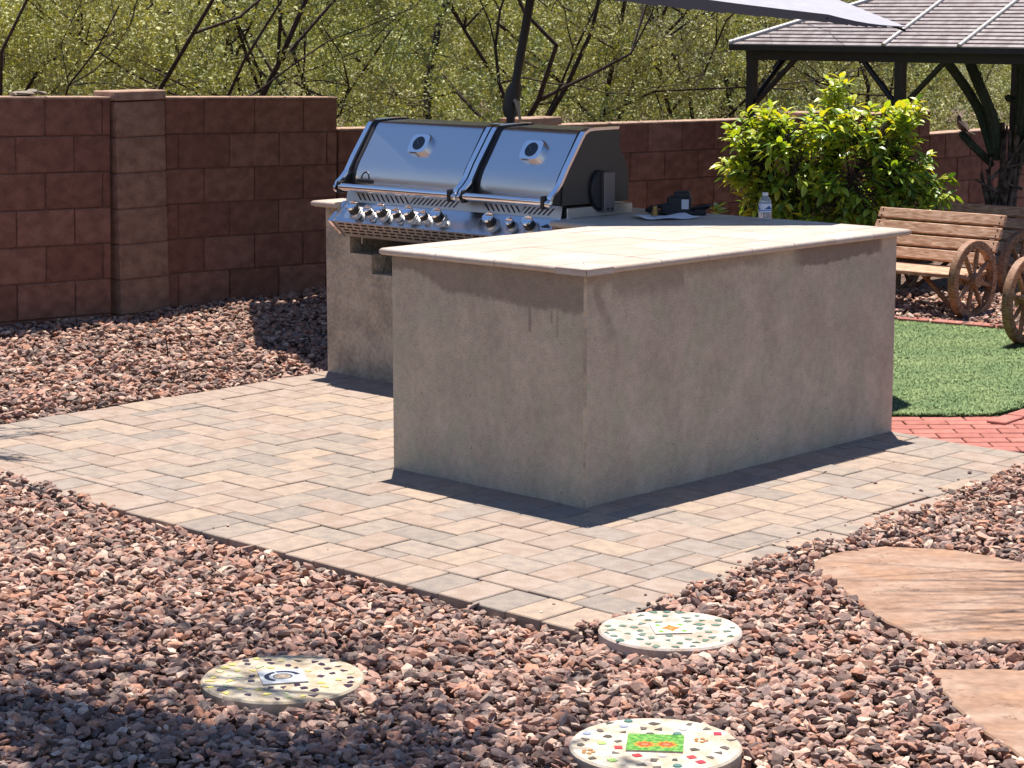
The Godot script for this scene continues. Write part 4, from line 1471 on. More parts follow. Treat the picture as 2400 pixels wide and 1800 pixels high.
# ------------------------------------------------------------------ gazebo
func build_gazebo() -> void:
	var base := Vector3(1.766, -0.28, -16.8)
	var g := thing("gazebo", "black metal gazebo with a ribbed grey hip roof behind the lemon bush", "gazebo", base, ROT)
	# local x runs towards the camera's right, local -z into the gazebo
	var LX := 3.3
	var LZ := 3.7
	var eave := 1.925
	var q := 0.065
	var posts := [Vector3(0, 0, 0), Vector3(1.294, 0, 0), Vector3(LX, 0, 0), Vector3(0, 0, -LZ), Vector3(LX, 0, -LZ)]
	for p in posts:
		var mb := MB.new()
		mb.box(p + UP * 0.93, Vector3(q, 1.86, q), Basis(), 0.004)
		obj("post", mb, M.black_metal, g)
		var sk := MB.new()
		sk.box(p + UP * 0.04, Vector3(q + 0.05, 0.08, q + 0.05), Basis(), 0.004)
		obj("post_foot", sk, M.black_metal, g)
	var beam := func(a: Vector3, b: Vector3) -> void:
		var mb := MB.new()
		var d := b - a
		mb.box((a + b) / 2, Vector3(absf(d.x) + 0.07, 0.085, absf(d.z) + 0.07), Basis(), 0.004)
		obj("beam", mb, M.black_metal, g)
	beam.call(Vector3(0, 1.865, 0), Vector3(LX, 1.865, 0))
	beam.call(Vector3(0, 1.866, -LZ), Vector3(LX, 1.866, -LZ))
	beam.call(Vector3(0, 1.864, -0.08), Vector3(0, 1.864, -LZ + 0.08))
	beam.call(Vector3(LX, 1.864, -0.08), Vector3(LX, 1.864, -LZ + 0.08))
	var brace := func(a: Vector3, b: Vector3) -> void:
		var mb := MB.new()
		var m := (a + b) / 2
		mb.tube([a, m, b], [0.020, 0.020, 0.020], 6)
		obj("brace", mb, M.black_metal, g)
	brace.call(Vector3(0.03, 1.50, 0), Vector3(0.40, 1.84, 0))
	brace.call(Vector3(0.02, 1.55, -0.03), Vector3(0.0, 1.84, -0.42))
	brace.call(Vector3(1.27, 1.52, 0), Vector3(0.97, 1.84, 0))
	brace.call(Vector3(1.32, 1.52, 0), Vector3(1.66, 1.84, 0))
	brace.call(Vector3(LX - 0.03, 1.52, 0), Vector3(LX - 0.38, 1.84, 0))
	# hip roof: four corrugated slopes cut into panels by battens
	var oh := 0.12
	var x0 := -oh; var x1 := LX + oh; var z0 := oh; var z1 := -LZ - oh
	var half := (z0 - z1) / 2.0
	var rise := 0.84
	var ridge0 := Vector3(x0 + half, eave + rise, z0 - half); var ridge1 := Vector3(x1 - half, eave + rise, z0 - half)
	var roofm := tri(mat(lin(0.30, 0.27, 0.262), 0.4, 0.25), mottled(256, 131, 0.02, 0.1, Color(0.82, 0.78, 0.78), Color(1, 1, 1), 0.06), 1.5)
	var battm := mat(lin(0.34, 0.32, 0.30), 0.45, 0.3)
	var slope := func(a: Vector3, b: Vector3, c: Vector3, d: Vector3, cuts: Array) -> void:
		# eave a-b, ridge d-c; ribs parallel to the eave; cuts are shares along the eave
		var n := (b - a).cross(d - a).normalized()
		if n.y < 0: n = -n
		var rows := 34
		for k in cuts.size() - 1:
			var s0: float = cuts[k]; var s1: float = cuts[k + 1]
			var mb := MB.new()
			for r in rows:
				var t0 := r / float(rows); var tm := (r + 0.62) / rows; var t1 := (r + 1.0) / rows
				var at := func(s: float, t: float) -> Vector3:
					# straight up the slope from the eave, ended by the hips
					var e := a.lerp(b, s)
					var up := (d - a) - (b - a).normalized() * (d - a).dot((b - a).normalized())
					var p := e + up * t
					var l := a.lerp(d, t); var rr := b.lerp(c, t)
					var ax := (b - a).normalized()
					var pos := clampf((p - a).dot(ax), (l - a).dot(ax), (rr - a).dot(ax))
					return a + ax * pos + up * t
				var lo0: Vector3 = at.call(s0, t0); var lo1: Vector3 = at.call(s1, t0)
				var m0: Vector3 = at.call(s0, tm); var m1: Vector3 = at.call(s1, tm)
				var hi0: Vector3 = at.call(s0, t1); var hi1: Vector3 = at.call(s1, t1)
				var lift := n * 0.016
				var low := Vector3(0, -9, 0)
				mb.quad(lo0 + lift, lo1 + lift, m1 + lift, m0 + lift, low)
				mb.quad(m0 + lift, m1 + lift, m1, m0, m0 - (d - a))
				mb.quad(m0, m1, hi1, hi0, low)
				mb.quad(hi0, hi1, hi1 + lift, hi0 + lift, hi0 + (d - a))
			obj("roof_panel", mb, roofm, g)
			if k > 0:
				var up2 := (d - a) - (b - a).normalized() * (d - a).dot((b - a).normalized())
				var e := a.lerp(b, s0)
				var reach := minf(1.0, minf((e - a).length(), (b - e).length()) / maxf(0.01, ((d - a).dot((b - a).normalized()))))
				var bt := MB.new()
				bt.tube([e + n * 0.016, e + up2 * reach + n * 0.016], [0.02, 0.02], 6)
				obj("batten", bt, battm, g)
	var ea := Vector3(x0, eave, z0); var eb := Vector3(x1, eave, z0); var ec := Vector3(x1, eave, z1); var ed := Vector3(x0, eave, z1)
	var len := x1 - x0
	slope.call(ea, eb, ridge1, ridge0, [0.0, 1.35 / len, 1.96 / len, 2.57 / len, 1.0])
	slope.call(ec, ed, ridge0, ridge1, [0.0, 0.33, 0.67, 1.0])
	slope.call(ed, ea, ridge0, ridge0, [0.0, 0.5, 1.0])
	slope.call(eb, ec, ridge1, ridge1, [0.0, 0.5, 1.0])
	for h in [[ea, ridge0], [eb, ridge1], [ec, ridge1], [ed, ridge0], [ridge0, ridge1]]:
		var mb := MB.new()
		mb.tube([h[0] + UP * 0.015, h[1] + UP * 0.015], [0.026, 0.026], 8)
		obj("hip_cap", mb, battm, g)
	for h in [[ea, eb], [eb, ec], [ec, ed], [ed, ea]]:
		var mb := MB.new()
		var c: Vector3 = (h[0] + h[1]) / 2.0 + UP * -0.012
		var d: Vector3 = h[1] - h[0]
		mb.box(c, Vector3(maxf(absf(d.x), 0.02), 0.045, maxf(absf(d.z), 0.02)), Basis(), 0.003)
		obj("fascia", mb, M.black_metal, g)

# ------------------------------------------------------------------ wagon wheel benches
func wheel_part(parent: Node, x: float, y: float, r: float) -> void:
	var w := Node3D.new()
	w.name = "wheel"
	parent.add_child(w, true)
	w.position = Vector3(x, y, 0.10)
	var rim := MB.new()
	var prof := [Vector2(r - 0.052, -0.024), Vector2(r - 0.004, -0.024), Vector2(r, -0.020), Vector2(r, 0.020), Vector2(r - 0.004, 0.024), Vector2(r - 0.052, 0.024), Vector2(r - 0.052, -0.024)]
	rim.lathe(prof, 32, Transform3D(Basis(Vector3.FORWARD, PI / 2), Vector3.ZERO))
	obj("rim", rim, M.wood2, w)
	var hub := MB.new()
	hub.lathe([Vector2(0.0, -0.045), Vector2(0.042, -0.045), Vector2(0.050, -0.02), Vector2(0.050, 0.02), Vector2(0.042, 0.045), Vector2(0.0, 0.045)], 16, Transform3D(Basis(Vector3.FORWARD, PI / 2), Vector3.ZERO))
	obj("hub", hub, M.wood2, w)
	for k in 8:
		var t := TAU * (k + 0.3) / 8
		var sp := MB.new()
		var d := Vector3(0, sin(t), cos(t))
		sp.tube([d * 0.045, d * r * 0.5, d * (r - 0.048)], [0.013, 0.016, 0.012], 8)
		obj("spoke", sp, M.wood2, w)

func make_bench(label: String, at: Vector3, turn: float) -> Node3D:
	var b := thing("wagon_wheel_bench", label, "bench", at, turn, "wagon wheel benches")
	var HW := 0.47
	for s in [-1.0, 1.0]:
		wheel_part(b, s * HW, 0.285, 0.25)
		var sk := MB.new()
		sk.box(Vector3(s * HW, 0.022, 0.05), Vector3(0.075, 0.044, 0.50), Basis(), 0.008)
		obj("skid", sk, M.wood2, b)
		var up := MB.new()
		var d := Vector3(0, 0.42, -0.19)
		up.box(Vector3(s * (HW - 0.05), 0.465, -0.195), Vector3(0.038, 0.40, 0.055), Basis(Vector3.RIGHT, -0.48), 0.004)
		obj("back_post", up, M.wood2, b)
		var br := MB.new()
		br.tube([Vector3(s * (HW - 0.06), 0.04, 0.12), Vector3(s * 0.10, 0.29, 0.08)], [0.016, 0.016], 6)
		obj("brace", br, M.wood2, b)
		var rl := MB.new()
		rl.box(Vector3(s * (HW - 0.05), 0.279, 0.0), Vector3(0.04, 0.045, 0.42), Basis(), 0.004)
		obj("seat_rail", rl, M.wood2, b)
	for k in 4:
		var sl := MB.new()
		sl.box(Vector3(0, 0.315, 0.185 - 0.104 * k), Vector3(0.90, 0.026, 0.095), Basis(), 0.005)
		obj("seat_slat", sl, M.wood, b)
	for k in 4:
		var t := 0.088 * k
		var c := Vector3(0, 0.392 + t * 0.89, -0.138 - t * 0.46)
		var sl := MB.new()
		sl.box(c, Vector3(0.94, 0.072, 0.026), Basis(Vector3.RIGHT, -0.48), 0.005)
		var slat := obj("back_slat", sl, M.wood, b)
		for s in [-1.0, 1.0]:
			for e in [-0.02, 0.02]:
				var bo := MB.new()
				bo.lathe([Vector2(0.006, 0.0), Vector2(0.004, 0.003), Vector2(0.0, 0.0035)], 8, Transform3D(Basis(Vector3.RIGHT, PI / 2 - 0.48), c + Basis(Vector3.RIGHT, -0.48) * Vector3(s * 0.44, e, 0.013)))
				obj("bolt", bo, M.bolt, slat)
	return b

func build_benches() -> void:
	make_bench("weathered wooden bench with spoked wagon wheel ends beyond the island's right corner", Vector3(2.57, -0.030, -14.28), ROT)
	make_bench("wagon wheel bench cut off by the right edge of the picture, nearest the lawn", Vector3(3.36, -0.020, -12.62), ROT + 0.08)
	make_bench("dark shaded wagon wheel bench standing under the gazebo behind the front bench", Vector3(3.12, -0.09, -15.45), ROT)

# ------------------------------------------------------------------ plants
func pix(x: float, y: float, depth: float) -> Vector3:
	# where a picture point (2212 x 1659) lies at that distance in front of the camera, used for setting things out
	return Vector3((x - 1106.0) / 4889.0 * depth, 1.9 - (y - 22.4) / 4889.0 * depth, -depth)

func leaf_mesh(l: float, w: float, fold: float, curl: float) -> MB:
	var mb := MB.new()
	var ks := [0.0, 0.25, 0.55, 0.82, 1.0]
	var ws := [0.12, 0.82, 1.0, 0.6, 0.0]
	for i in 4:
		for s in [-1.0, 1.0]:
			var c0 := Vector3(0, -curl * ks[i] * ks[i] * l, ks[i] * l)
			var c1 := Vector3(0, -curl * ks[i + 1] * ks[i + 1] * l, ks[i + 1] * l)
			var e0 := c0 + Vector3(s * ws[i] * w / 2, ws[i] * w / 2 * fold, 0)
			var e1 := c1 + Vector3(s * ws[i + 1] * w / 2, ws[i + 1] * w / 2 * fold, 0)
			mb.tri(c0, e0, e1, Vector3(0, -5, l / 2)); mb.tri(c0, e1, c1, Vector3(0, -5, l / 2))
	return mb

func leaf_mat(c: Color, bl: Color, rough := 0.4) -> StandardMaterial3D:
	var m := mat(c, rough)
	m.backlight_enabled = true
	m.backlight = bl
	return m

func aim(d: Vector3, roll: float) -> Basis:
	var z := d.normalized()
	var x := UP.cross(z)
	if x.length() < 0.05:
		x = Vector3.RIGHT
	x = x.normalized()
	var y := z.cross(x)
	return Basis(x, y, z) * Basis(Vector3.BACK, roll)

func build_lemon() -> void:
	var D := 15.25
	var base := pix(1800, 640, D)
	base.y = ground_y(base.x, base.z) - 0.03
	var t := thing("lemon_bush", "bright green citrus bush with glossy leaves between the bench and the block wall", "bush", base)
	rng.seed = 71
	var blobs := [[1648, 245, 52, 9, 0.9], [1630, 300, 70, 14, 0.8], [1600, 350, 42, 9, 0.8], [1700, 285, 62, 12, 0.7], [1715, 345, 85, 18, 0.5], [1798, 172, 40, 3, 1.0], [1818, 225, 60, 7, 0.9], [1800, 285, 78, 12, 0.6], [1585, 355, 34, 4, 0.9], [1870, 270, 60, 6, 0.7], [1745, 250, 50, 4, 0.8], [1825, 355, 95, 22, 0.35], [1945, 232, 42, 9, 0.85], [1930, 290, 58, 12, 0.6], [1935, 350, 75, 16, 0.35], [1990, 395, 60, 12, 0.3], [1690, 415, 90, 18, 0.4], [1640, 420, 50, 9, 0.5], [1790, 440, 95, 20, 0.25], [1890, 440, 90, 18, 0.25], [1970, 455, 70, 12, 0.2], [2060, 365, 26, 1, 0.1], [2030, 420, 36, 2, 0.1], [1720, 500, 90, 10, 0.1], [1850, 510, 100, 12, 0.1]]
	var lm := [leaf_mat(lin(0.16, 0.27, 0.04), Color(0.50, 0.60, 0.10)), leaf_mat(lin(0.29, 0.39, 0.05), Color(0.66, 0.72, 0.12)), leaf_mat(lin(0.46, 0.48, 0.05), Color(0.78, 0.74, 0.12)), leaf_mat(lin(0.08, 0.15, 0.03), Color(0.24, 0.36, 0.07))]
	var shapes := [leaf_mesh(0.090, 0.040, 0.3, 0.22), leaf_mesh(0.076, 0.036, 0.45, 0.35), leaf_mesh(0.098, 0.043, 0.22, 0.45)]
	var meshes := []
	for s in shapes:
		meshes.append(s.mesh())
	var wood := MB.new()
	var stems := []
	for k in 7:
		var top := pix(1640 + 52 * k + rng.randf_range(-20, 20), 330 + rng.randf_range(-50, 50), D + rng.randf_range(-0.2, 0.2)) - base
		var root := Vector3(rng.randf_range(-0.08, 0.08), 0, rng.randf_range(-0.08, 0.08))
		var mid := root.lerp(top, 0.5) + Vector3(rng.randf_range(-0.08, 0.08), 0.08, rng.randf_range(-0.1, 0.1))
		wood.tube([root, mid, top], [0.018, 0.012, 0.006], 7)
		stems.append([root, mid, top])
	var leaves := []                                       # [transform, shape, tone, score]
	for bl in blobs:
		for i in int(bl[3] * 2.2):
			var off := Vector3(rng.randfn(0, 0.5), rng.randfn(0, 0.5), rng.randfn(0, 0.55))
			off = off.limit_length(1.0)
			var px: float = bl[2] / 4889.0 * D
			var tip := pix(bl[0], bl[1], D) - base + Vector3(off.x * px, off.y * px, off.z * minf(px * 1.4, 0.34))
			var st: Array = stems[0]
			for s in stems:
				if s[2].distance_to(tip) < st[2].distance_to(tip):
					st = s
			var from: Vector3 = st[1].lerp(st[2], rng.randf_range(0.3, 1.0))
			var dir := (tip - from)
			wood.tube([from, from.lerp(tip, 0.5) + UP * 0.03, tip], [0.006, 0.004, 0.002], 5)
			dir = (dir.normalized() + UP * 0.5).normalized()
			var n := rng.randi_range(7, 11)
			for k in n:
				var u := k / float(n)
				var pos := tip - dir * (1.0 - u) * 0.11
				var az := k * 2.4 + rng.randf()
				var side := aim(dir, az).x
				var ld := (side * rng.randf_range(0.6, 1.0) + dir * lerpf(0.1, 1.0, u) + UP * rng.randf_range(-0.35, 0.15)).normalized()
				var b := aim(ld, rng.randf_range(-0.5, 0.5)).scaled_local(Vector3.ONE * rng.randf_range(0.65, 1.1))
				var tone := 0
				var r := rng.randf()
				var young: float = bl[4]
				if r < young * 0.55 * u + 0.05:
					tone = 2
				elif r < 0.15 + young * 0.85:
					tone = 1
				elif r > 0.75 + 0.2 * young:
					tone = 3
				leaves.append([Transform3D(b, pos), rng.randi() % 3, tone, (pos + base).distance_to(Vector3(0, 1.9, 0)) - 0.0 * u])
	obj("stem", wood, M.bark, t)
	leaves.sort_custom(func(p, q): return p[3] < q[3])
	for i in mini(300, leaves.size()):
		var e: Array = leaves[i]
		obj("leaf", meshes[e[1]], lm[e[2]], t, e[0])
	for s in 3:
		for k in 4:
			var xf := []
			for i in range(300, leaves.size()):
				if leaves[i][1] == s and leaves[i][2] == k:
					xf.append(leaves[i][0])
			if xf.size() > 0:
				var o := multi("foliage", meshes[s], lm[k], xf, [], t)
				o.set_meta("kind", "stuff")
	# a shoot behind the counter
	var sb := pix(1548, 520, 13.0)
	var sh := thing("citrus_shoot", "small leafy green shoot rising just behind the counter edge", "plant", Vector3(sb.x, ground_y(sb.x, sb.z) - 0.02, sb.z))
	var sp := pix(1548, 446, 13.0) - sh.position
	var sm := MB.new()
	sm.tube([Vector3.ZERO, Vector3(0.02, sp.y * 0.5, 0), sp], [0.006, 0.005, 0.003], 6)
	obj("stem", sm, M.bark, sh)
	for k in 9:
		var az := k * 2.4
		var ld := Vector3(cos(az), rng.randf_range(0.2, 1.3), sin(az)).normalized()
		obj("leaf", meshes[k % 3], lm[[1, 2, 0][k % 3]], sh, Transform3D(aim(ld, 0.3).scaled_local(Vector3.ONE * 0.8), sp + UP * (-0.02 * (k / 3))))

# ------------------------------------------------------------------ cactus and dead trunk
func ribbed(mb: MB, pts: Array, r: float, ribs := 7) -> void:
	# a columnar cactus arm: star-shaped section swept along pts, rounded tip
	var seg := ribs * 4
	var side := Vector3.ZERO
	var rings := []
	for i in pts.size():
		var d: Vector3 = (pts[mini(i + 1, pts.size() - 1)] - pts[maxi(i - 1, 0)]).normalized()
		if side == Vector3.ZERO:
			side = d.cross(Vector3(0.3, 0.1, 1)).normalized()
		side = (side - d * side.dot(d)).normalized()
		var up := d.cross(side)
		var k: float = i / float(pts.size() - 1)
		var rr := r * (0.8 + 0.2 * minf(1.0, k * 4.0)) * (1.0 if k < 0.9 else sqrt(maxf(0.0, 1.0 - pow((k - 0.9) / 0.1, 2.0))) + 0.02)
		var ring := []
		for s in seg:
			var t := TAU * s / seg
			ring.append(pts[i] + (side * cos(t) + up * sin(t)) * rr * (0.80 + 0.20 * absf(cos(t * ribs / 2.0))))
		rings.append(ring)
	for i in pts.size() - 1:
		for s in seg:
			var s2 := (s + 1) % seg
			var c: Vector3 = (pts[i] + pts[i + 1]) / 2.0
			mb.quad(rings[i][s], rings[i][s2], rings[i + 1][s2], rings[i + 1][s], c)

func curve(p: Array, n: int) -> Array:
	var c := Curve3D.new()
	for i in p.size():
		var tan: Vector3 = (p[mini(i + 1, p.size() - 1)] - p[maxi(i - 1, 0)]) / 6.0
		c.add_point(p[i], -tan, tan)
	var out := []
	for i in n:
		out.append(c.sample_baked(c.get_baked_length() * i / (n - 1.0)))
	return out

func build_cactus() -> void:
	var D := 16.4
	var base := pix(2150, 560, D)
	base.y = ground_y(base.x, base.z) - 0.05
	var t := thing("columnar_cactus", "old branching columnar cactus with dead grey trunk wood under the gazebo", "cactus", base)
	rng.seed = 81
	var arms := [
		[[2140, 330], [2112, 240], [2075, 180], [2035, 128], [1995, 70], 0.036],
		[[2150, 340], [2138, 250], [2112, 190], [2085, 130], [2066, 60], 0.040],
		[[2160, 330], [2150, 270], [2135, 230], [2112, 190], [2094, 160], 0.026],
		[[2190, 330], [2198, 240], [2200, 190], [2199, 140], [2197, 60], 0.042],
		[[2214, 300], [2214, 240], [2194, 215], [2176, 210], [2164, 206], 0.026],
		[[2140, 350], [2115, 325], [2092, 304], [2078, 290], [2070, 280], 0.030],
		[[2190, 360], [2235, 250], [2265, 180], [2282, 100], [2288, 20], 0.05]]
	for a in arms:
		var pts := []
		for k in 5:
			pts.append(pix(a[k][0], a[k][1], D + rng.randf_range(-0.12, 0.12)) - base)
		var mb := MB.new()
		ribbed(mb, curve(pts, 16), a[5])
		obj("arm", mb, M.cactus, t)
	# splintered dead trunk: overlapping strands of grey wood
	for k in 16:
		var x0 := 2150 + rng.randf_range(-18, 40)
		var lean := rng.randf_range(-30, 40)
		var y1 := rng.randf_range(255, 400)
		var pts := [Vector3(rng.randf_range(-0.1, 0.12), 0, rng.randf_range(-0.1, 0.1)), pix(x0, 440, D + rng.randf_range(-0.1, 0.1)) - base, pix(x0 + lean * 0.6, (440 + y1) / 2, D + rng.randf_range(-0.15, 0.1)) - base, pix(x0 + lean, y1, D + rng.randf_range(-0.15, 0.15)) - base]
		var mb := MB.new()
		var cv := curve(pts, 9)
		var rr := []
		var r0 := rng.randf_range(0.022, 0.05)
		for i in 9:
			rr.append(r0 * (1.0 - 0.75 * i / 8.0) * rng.randf_range(0.8, 1.15))
		mb.tube(cv, rr, 6)
		obj("dead_strand", mb, M.deadwood, t)
	for k in 8:
		var p := pix(2160 + rng.randf_range(-30, 50), rng.randf_range(300, 420), D - 0.12) - base
		var mb := MB.new()
		mb.tube([p, p + Vector3(rng.randf_range(-0.2, 0.2), rng.randf_range(-0.02, 0.2), rng.randf_range(-0.05, 0.1))], [0.014, 0.005], 5)
		obj("dead_twig", mb, M.deadwood, t)

# ------------------------------------------------------------------ desert trees
func spray_mesh(sd: int, n: int, size: float, leaf: float) -> MB:
	# a twig with small narrow leaves round it
	var r := RandomNumberGenerator.new()
	r.seed = sd
	var mb := MB.new()
	var twigs := []
	for k in 4:
		var d := Vector3(r.randfn(), r.randfn() * 0.7 + 0.3, r.randfn()).normalized()
		twigs.append(d * size * r.randf_range(0.6, 1.0))
	for i in n:
		var tw: Vector3 = twigs[i % 4]
		var p := tw * r.randf() + Vector3(r.randfn(), r.randfn(), r.randfn()) * size * 0.10
		var d := Vector3(r.randfn(), r.randfn(), r.randfn()).normalized()
		var w := d.cross(Vector3(r.randfn(), r.randfn(), r.randfn())).normalized()
		var l := leaf * r.randf_range(0.6, 1.3)
		var nn := d.cross(w)
		mb.trin(p - d * l / 2, p + w * l * 0.24, p + d * l / 2, nn, nn, nn)
		mb.trin(p - d * l / 2, p + d * l / 2, p - w * l * 0.24, nn, nn, nn)
	return mb

func grow(wood: MB, p: Vector3, d: Vector3, l: float, r: float, depth: int, tips: Array, rr: RandomNumberGenerator, twist := 0.35) -> void:
	var pts := [p]
	var rad := [r]
	var n := 5
	var q := p
	var dir := d
	for i in n:
		dir = (dir + Vector3(rr.randfn(), rr.randfn() * 0.6, rr.randfn()) * twist * 0.75 + UP * 0.05).normalized()
		q += dir * l / n
		pts.append(q)
		rad.append(r * (1.0 - 0.55 * (i + 1) / n))
		if depth <= 1 or rr.randf() < 0.3:
			tips.append(q)
	wood.tube(pts, rad, 6 if depth > 1 else 4, false)
	if depth > 0:
		var kids := rr.randi_range(3, 4)
		for k in kids:
			var at: Vector3 = pts[rr.randi_range(2, n)]
			var nd := (dir + Vector3(rr.randfn(), rr.randfn() * 0.5 + 0.1, rr.randfn()) * 0.85).normalized()
			grow(wood, at, nd, l * rr.randf_range(0.55, 0.8), r * 0.46, depth - 1, tips, rr, twist)

func desert_tree(label: String, at: Vector3, h: float, stems: Array, sprays: int, sd: int, tone: Color, tone2: Color, spray: Mesh, group := "desert trees behind the wall") -> Node3D:
	var rr := RandomNumberGenerator.new()
	rr.seed = sd
	var t := thing("desert_tree", label, "tree", at, 0.0, group)
	var wood := MB.new()
	var tips := []
	for s in stems:
		grow(wood, Vector3(rr.randf_range(-0.1, 0.1), -0.1, rr.randf_range(-0.1, 0.1)), Vector3(s[0], 1.0, s[1]).normalized(), h * s[2], s[3] * 0.6, 3, tips, rr)
	obj("trunk", wood, M.bark, t)
	var xf := []
	var cl := []
	for i in int(sprays * 0.85):
		var p: Vector3 = tips[rr.randi() % tips.size()] + Vector3(rr.randfn(), rr.randfn(), rr.randfn()) * 0.16
		if ab(p + at).x < 5.5 + 0.29 * (p.y + at.y - 1.2) + 0.25 or (p.y > 2.1 and rr.randf() < 0.95):
			continue
		xf.append(Transform3D(Basis.from_euler(Vector3(rr.randf() * TAU, rr.randf() * TAU, rr.randf() * TAU)).scaled(Vector3.ONE * rr.randf_range(0.7, 1.3)), p))
		cl.append(tone.lerp(tone2, rr.randf()))
	multi("crown", spray, M.leafy, xf, cl, t).set_meta("kind", "stuff")
	return t

func build_trees() -> void:
	M.leafy = mat(Color.WHITE, 0.6)
	M.leafy.vertex_color_use_as_albedo = true
	M.leafy.backlight_enabled = true
	M.leafy.backlight = Color(0.70, 0.70, 0.36)
	M.spray = [spray_mesh(401, 110, 0.25, 0.032).mesh(), spray_mesh(402, 110, 0.27, 0.031).mesh(), spray_mesh(403, 120, 0.25, 0.029).mesh()]
	var olive := Color(0.30, 0.295, 0.125)
	var yellow := Color(0.50, 0.49, 0.18)
	var green := Color(0.29, 0.35, 0.14)
	var dark := Color(0.20, 0.185, 0.095)
	var list := [
		[45, 15.0, 2.7, [[-0.5, 0.1, 0.8, 0.035], [0.3, 0.3, 0.8, 0.03]], 620, olive, yellow, "sparse desert tree at the far left edge above the wall"],
		[165, 15.2, 3.0, [[-0.25, 0.0, 0.9, 0.045], [0.15, 0.2, 0.95, 0.05], [0.55, -0.1, 0.9, 0.04], [-0.7, 0.2, 0.8, 0.035]], 620, olive, yellow, "many-stemmed desert tree with dark fanning branches above the pale lump on the wall"],
		[330, 15.4, 2.9, [[0.55, 0.0, 1.0, 0.05], [0.2, 0.2, 0.8, 0.03], [-0.3, 0.3, 0.8, 0.03]], 640, olive, yellow, "desert tree with one dark branch leaning right behind the pale pilaster"],
		[560, 16.8, 3.0, [[-0.15, 0.1, 0.9, 0.05], [0.35, 0.2, 0.8, 0.04], [-0.5, 0.0, 0.7, 0.035]], 900, green, olive, "dense dark green desert tree above the tall wall section"],
		[700, 17.6, 3.1, [[0.1, 0.2, 0.9, 0.04], [-0.4, -0.2, 0.8, 0.04]], 760, green, yellow, "light green desert tree above the step in the wall"],
		[868, 17.6, 3.3, [[0.22, 0.0, 0.75, 0.085], [0.62, 0.1, 0.7, 0.06], [-0.6, 0.1, 0.7, 0.04]], 720, green, yellow, "desert tree with a thick crooked brown trunk above the grill's left lid"],
		[1040, 19.0, 3.2, [[0.0, 0.2, 0.8, 0.05], [0.4, 0.0, 0.8, 0.045], [-0.4, 0.0, 0.8, 0.04]], 820, olive, yellow, "yellow-green desert tree just left of the umbrella pole"],
		[1250, 20.0, 3.4, [[-0.1, 0.2, 0.8, 0.05], [0.5, 0.0, 0.8, 0.04], [-0.5, 0.1, 0.8, 0.04]], 760, olive, yellow, "olive desert tree just right of the umbrella pole"],
		[1400, 20.5, 3.3, [[0.3, 0.0, 0.8, 0.05], [-0.3, 0.2, 0.8, 0.05], [0.7, 0.2, 0.8, 0.035]], 640, olive, dark, "brownish twiggy desert tree between the umbrella pole and the gazebo"],
		[1530, 21.0, 3.4, [[0.35, 0.1, 0.8, 0.05], [0.0, 0.0, 0.8, 0.05], [-0.4, 0.2, 0.7, 0.04]], 640, olive, dark, "twiggy desert tree beside the gazebo's left roof corner"],
		[1700, 23.0, 3.6, [[0.2, 0.1, 0.8, 0.05], [-0.3, 0.0, 0.8, 0.05]], 900, green, olive, "feathery green desert tree seen under the gazebo roof beside its left post"],
		[1860, 23.8, 3.6, [[0.1, 0.1, 0.8, 0.05], [-0.4, 0.1, 0.8, 0.04]], 900, green, yellow, "feathery green desert tree seen under the gazebo roof above the lemon bush"],
		[2030, 24.5, 3.6, [[0.2, 0.1, 0.8, 0.05], [-0.4, 0.1, 0.8, 0.04]], 950, green, yellow, "feathery green desert tree between the gazebo's middle post and the cactus arms"],
		[2190, 25.2, 3.6, [[0.0, 0.1, 0.8, 0.05], [0.4, 0.1, 0.8, 0.04]], 950, green, yellow, "feathery green desert tree at the right edge behind the cactus"]]
	for i in list.size():
		var e: Array = list[i]
		var at := pix(e[0], 500, e[1])
		at.y = 0.1
		desert_tree(e[7], at, e[2], e[3], e[4], 500 + i * 7, e[5], e[6], M.spray[i % 3])
	# the brush beyond reads as one mass
	rng.seed = 91
	for k in 3:
		var xf := []
		var cl := []
		for i in 1700:
			var d := rng.randf_range(19.0, 42.0)
			var x := rng.randf_range(-0.29, 0.29) * d
			if ab(Vector3(x, 0, -d)).x < 6.2:
				continue
			xf.append(Transform3D(Basis.from_euler(Vector3(rng.randf() * TAU, rng.randf() * TAU, rng.randf() * TAU)).scaled(Vector3.ONE * rng.randf_range(1.0, 1.8)), Vector3(x, rng.randf_range(0.3, 2.25), -d)))
			cl.append([olive, green, yellow.lerp(olive, 0.5)][k].lerp(dark, rng.randf() * 0.35))
		var o := multi("desert_brush", M.spray[k], M.leafy, xf, cl)
		tag(o, ["olive brush filling the gaps far behind the desert trees", "green brush filling the gaps far behind the desert trees", "yellowish brush filling the gaps far behind the desert trees"][k], "brush")
		o.set_meta("kind", "stuff")

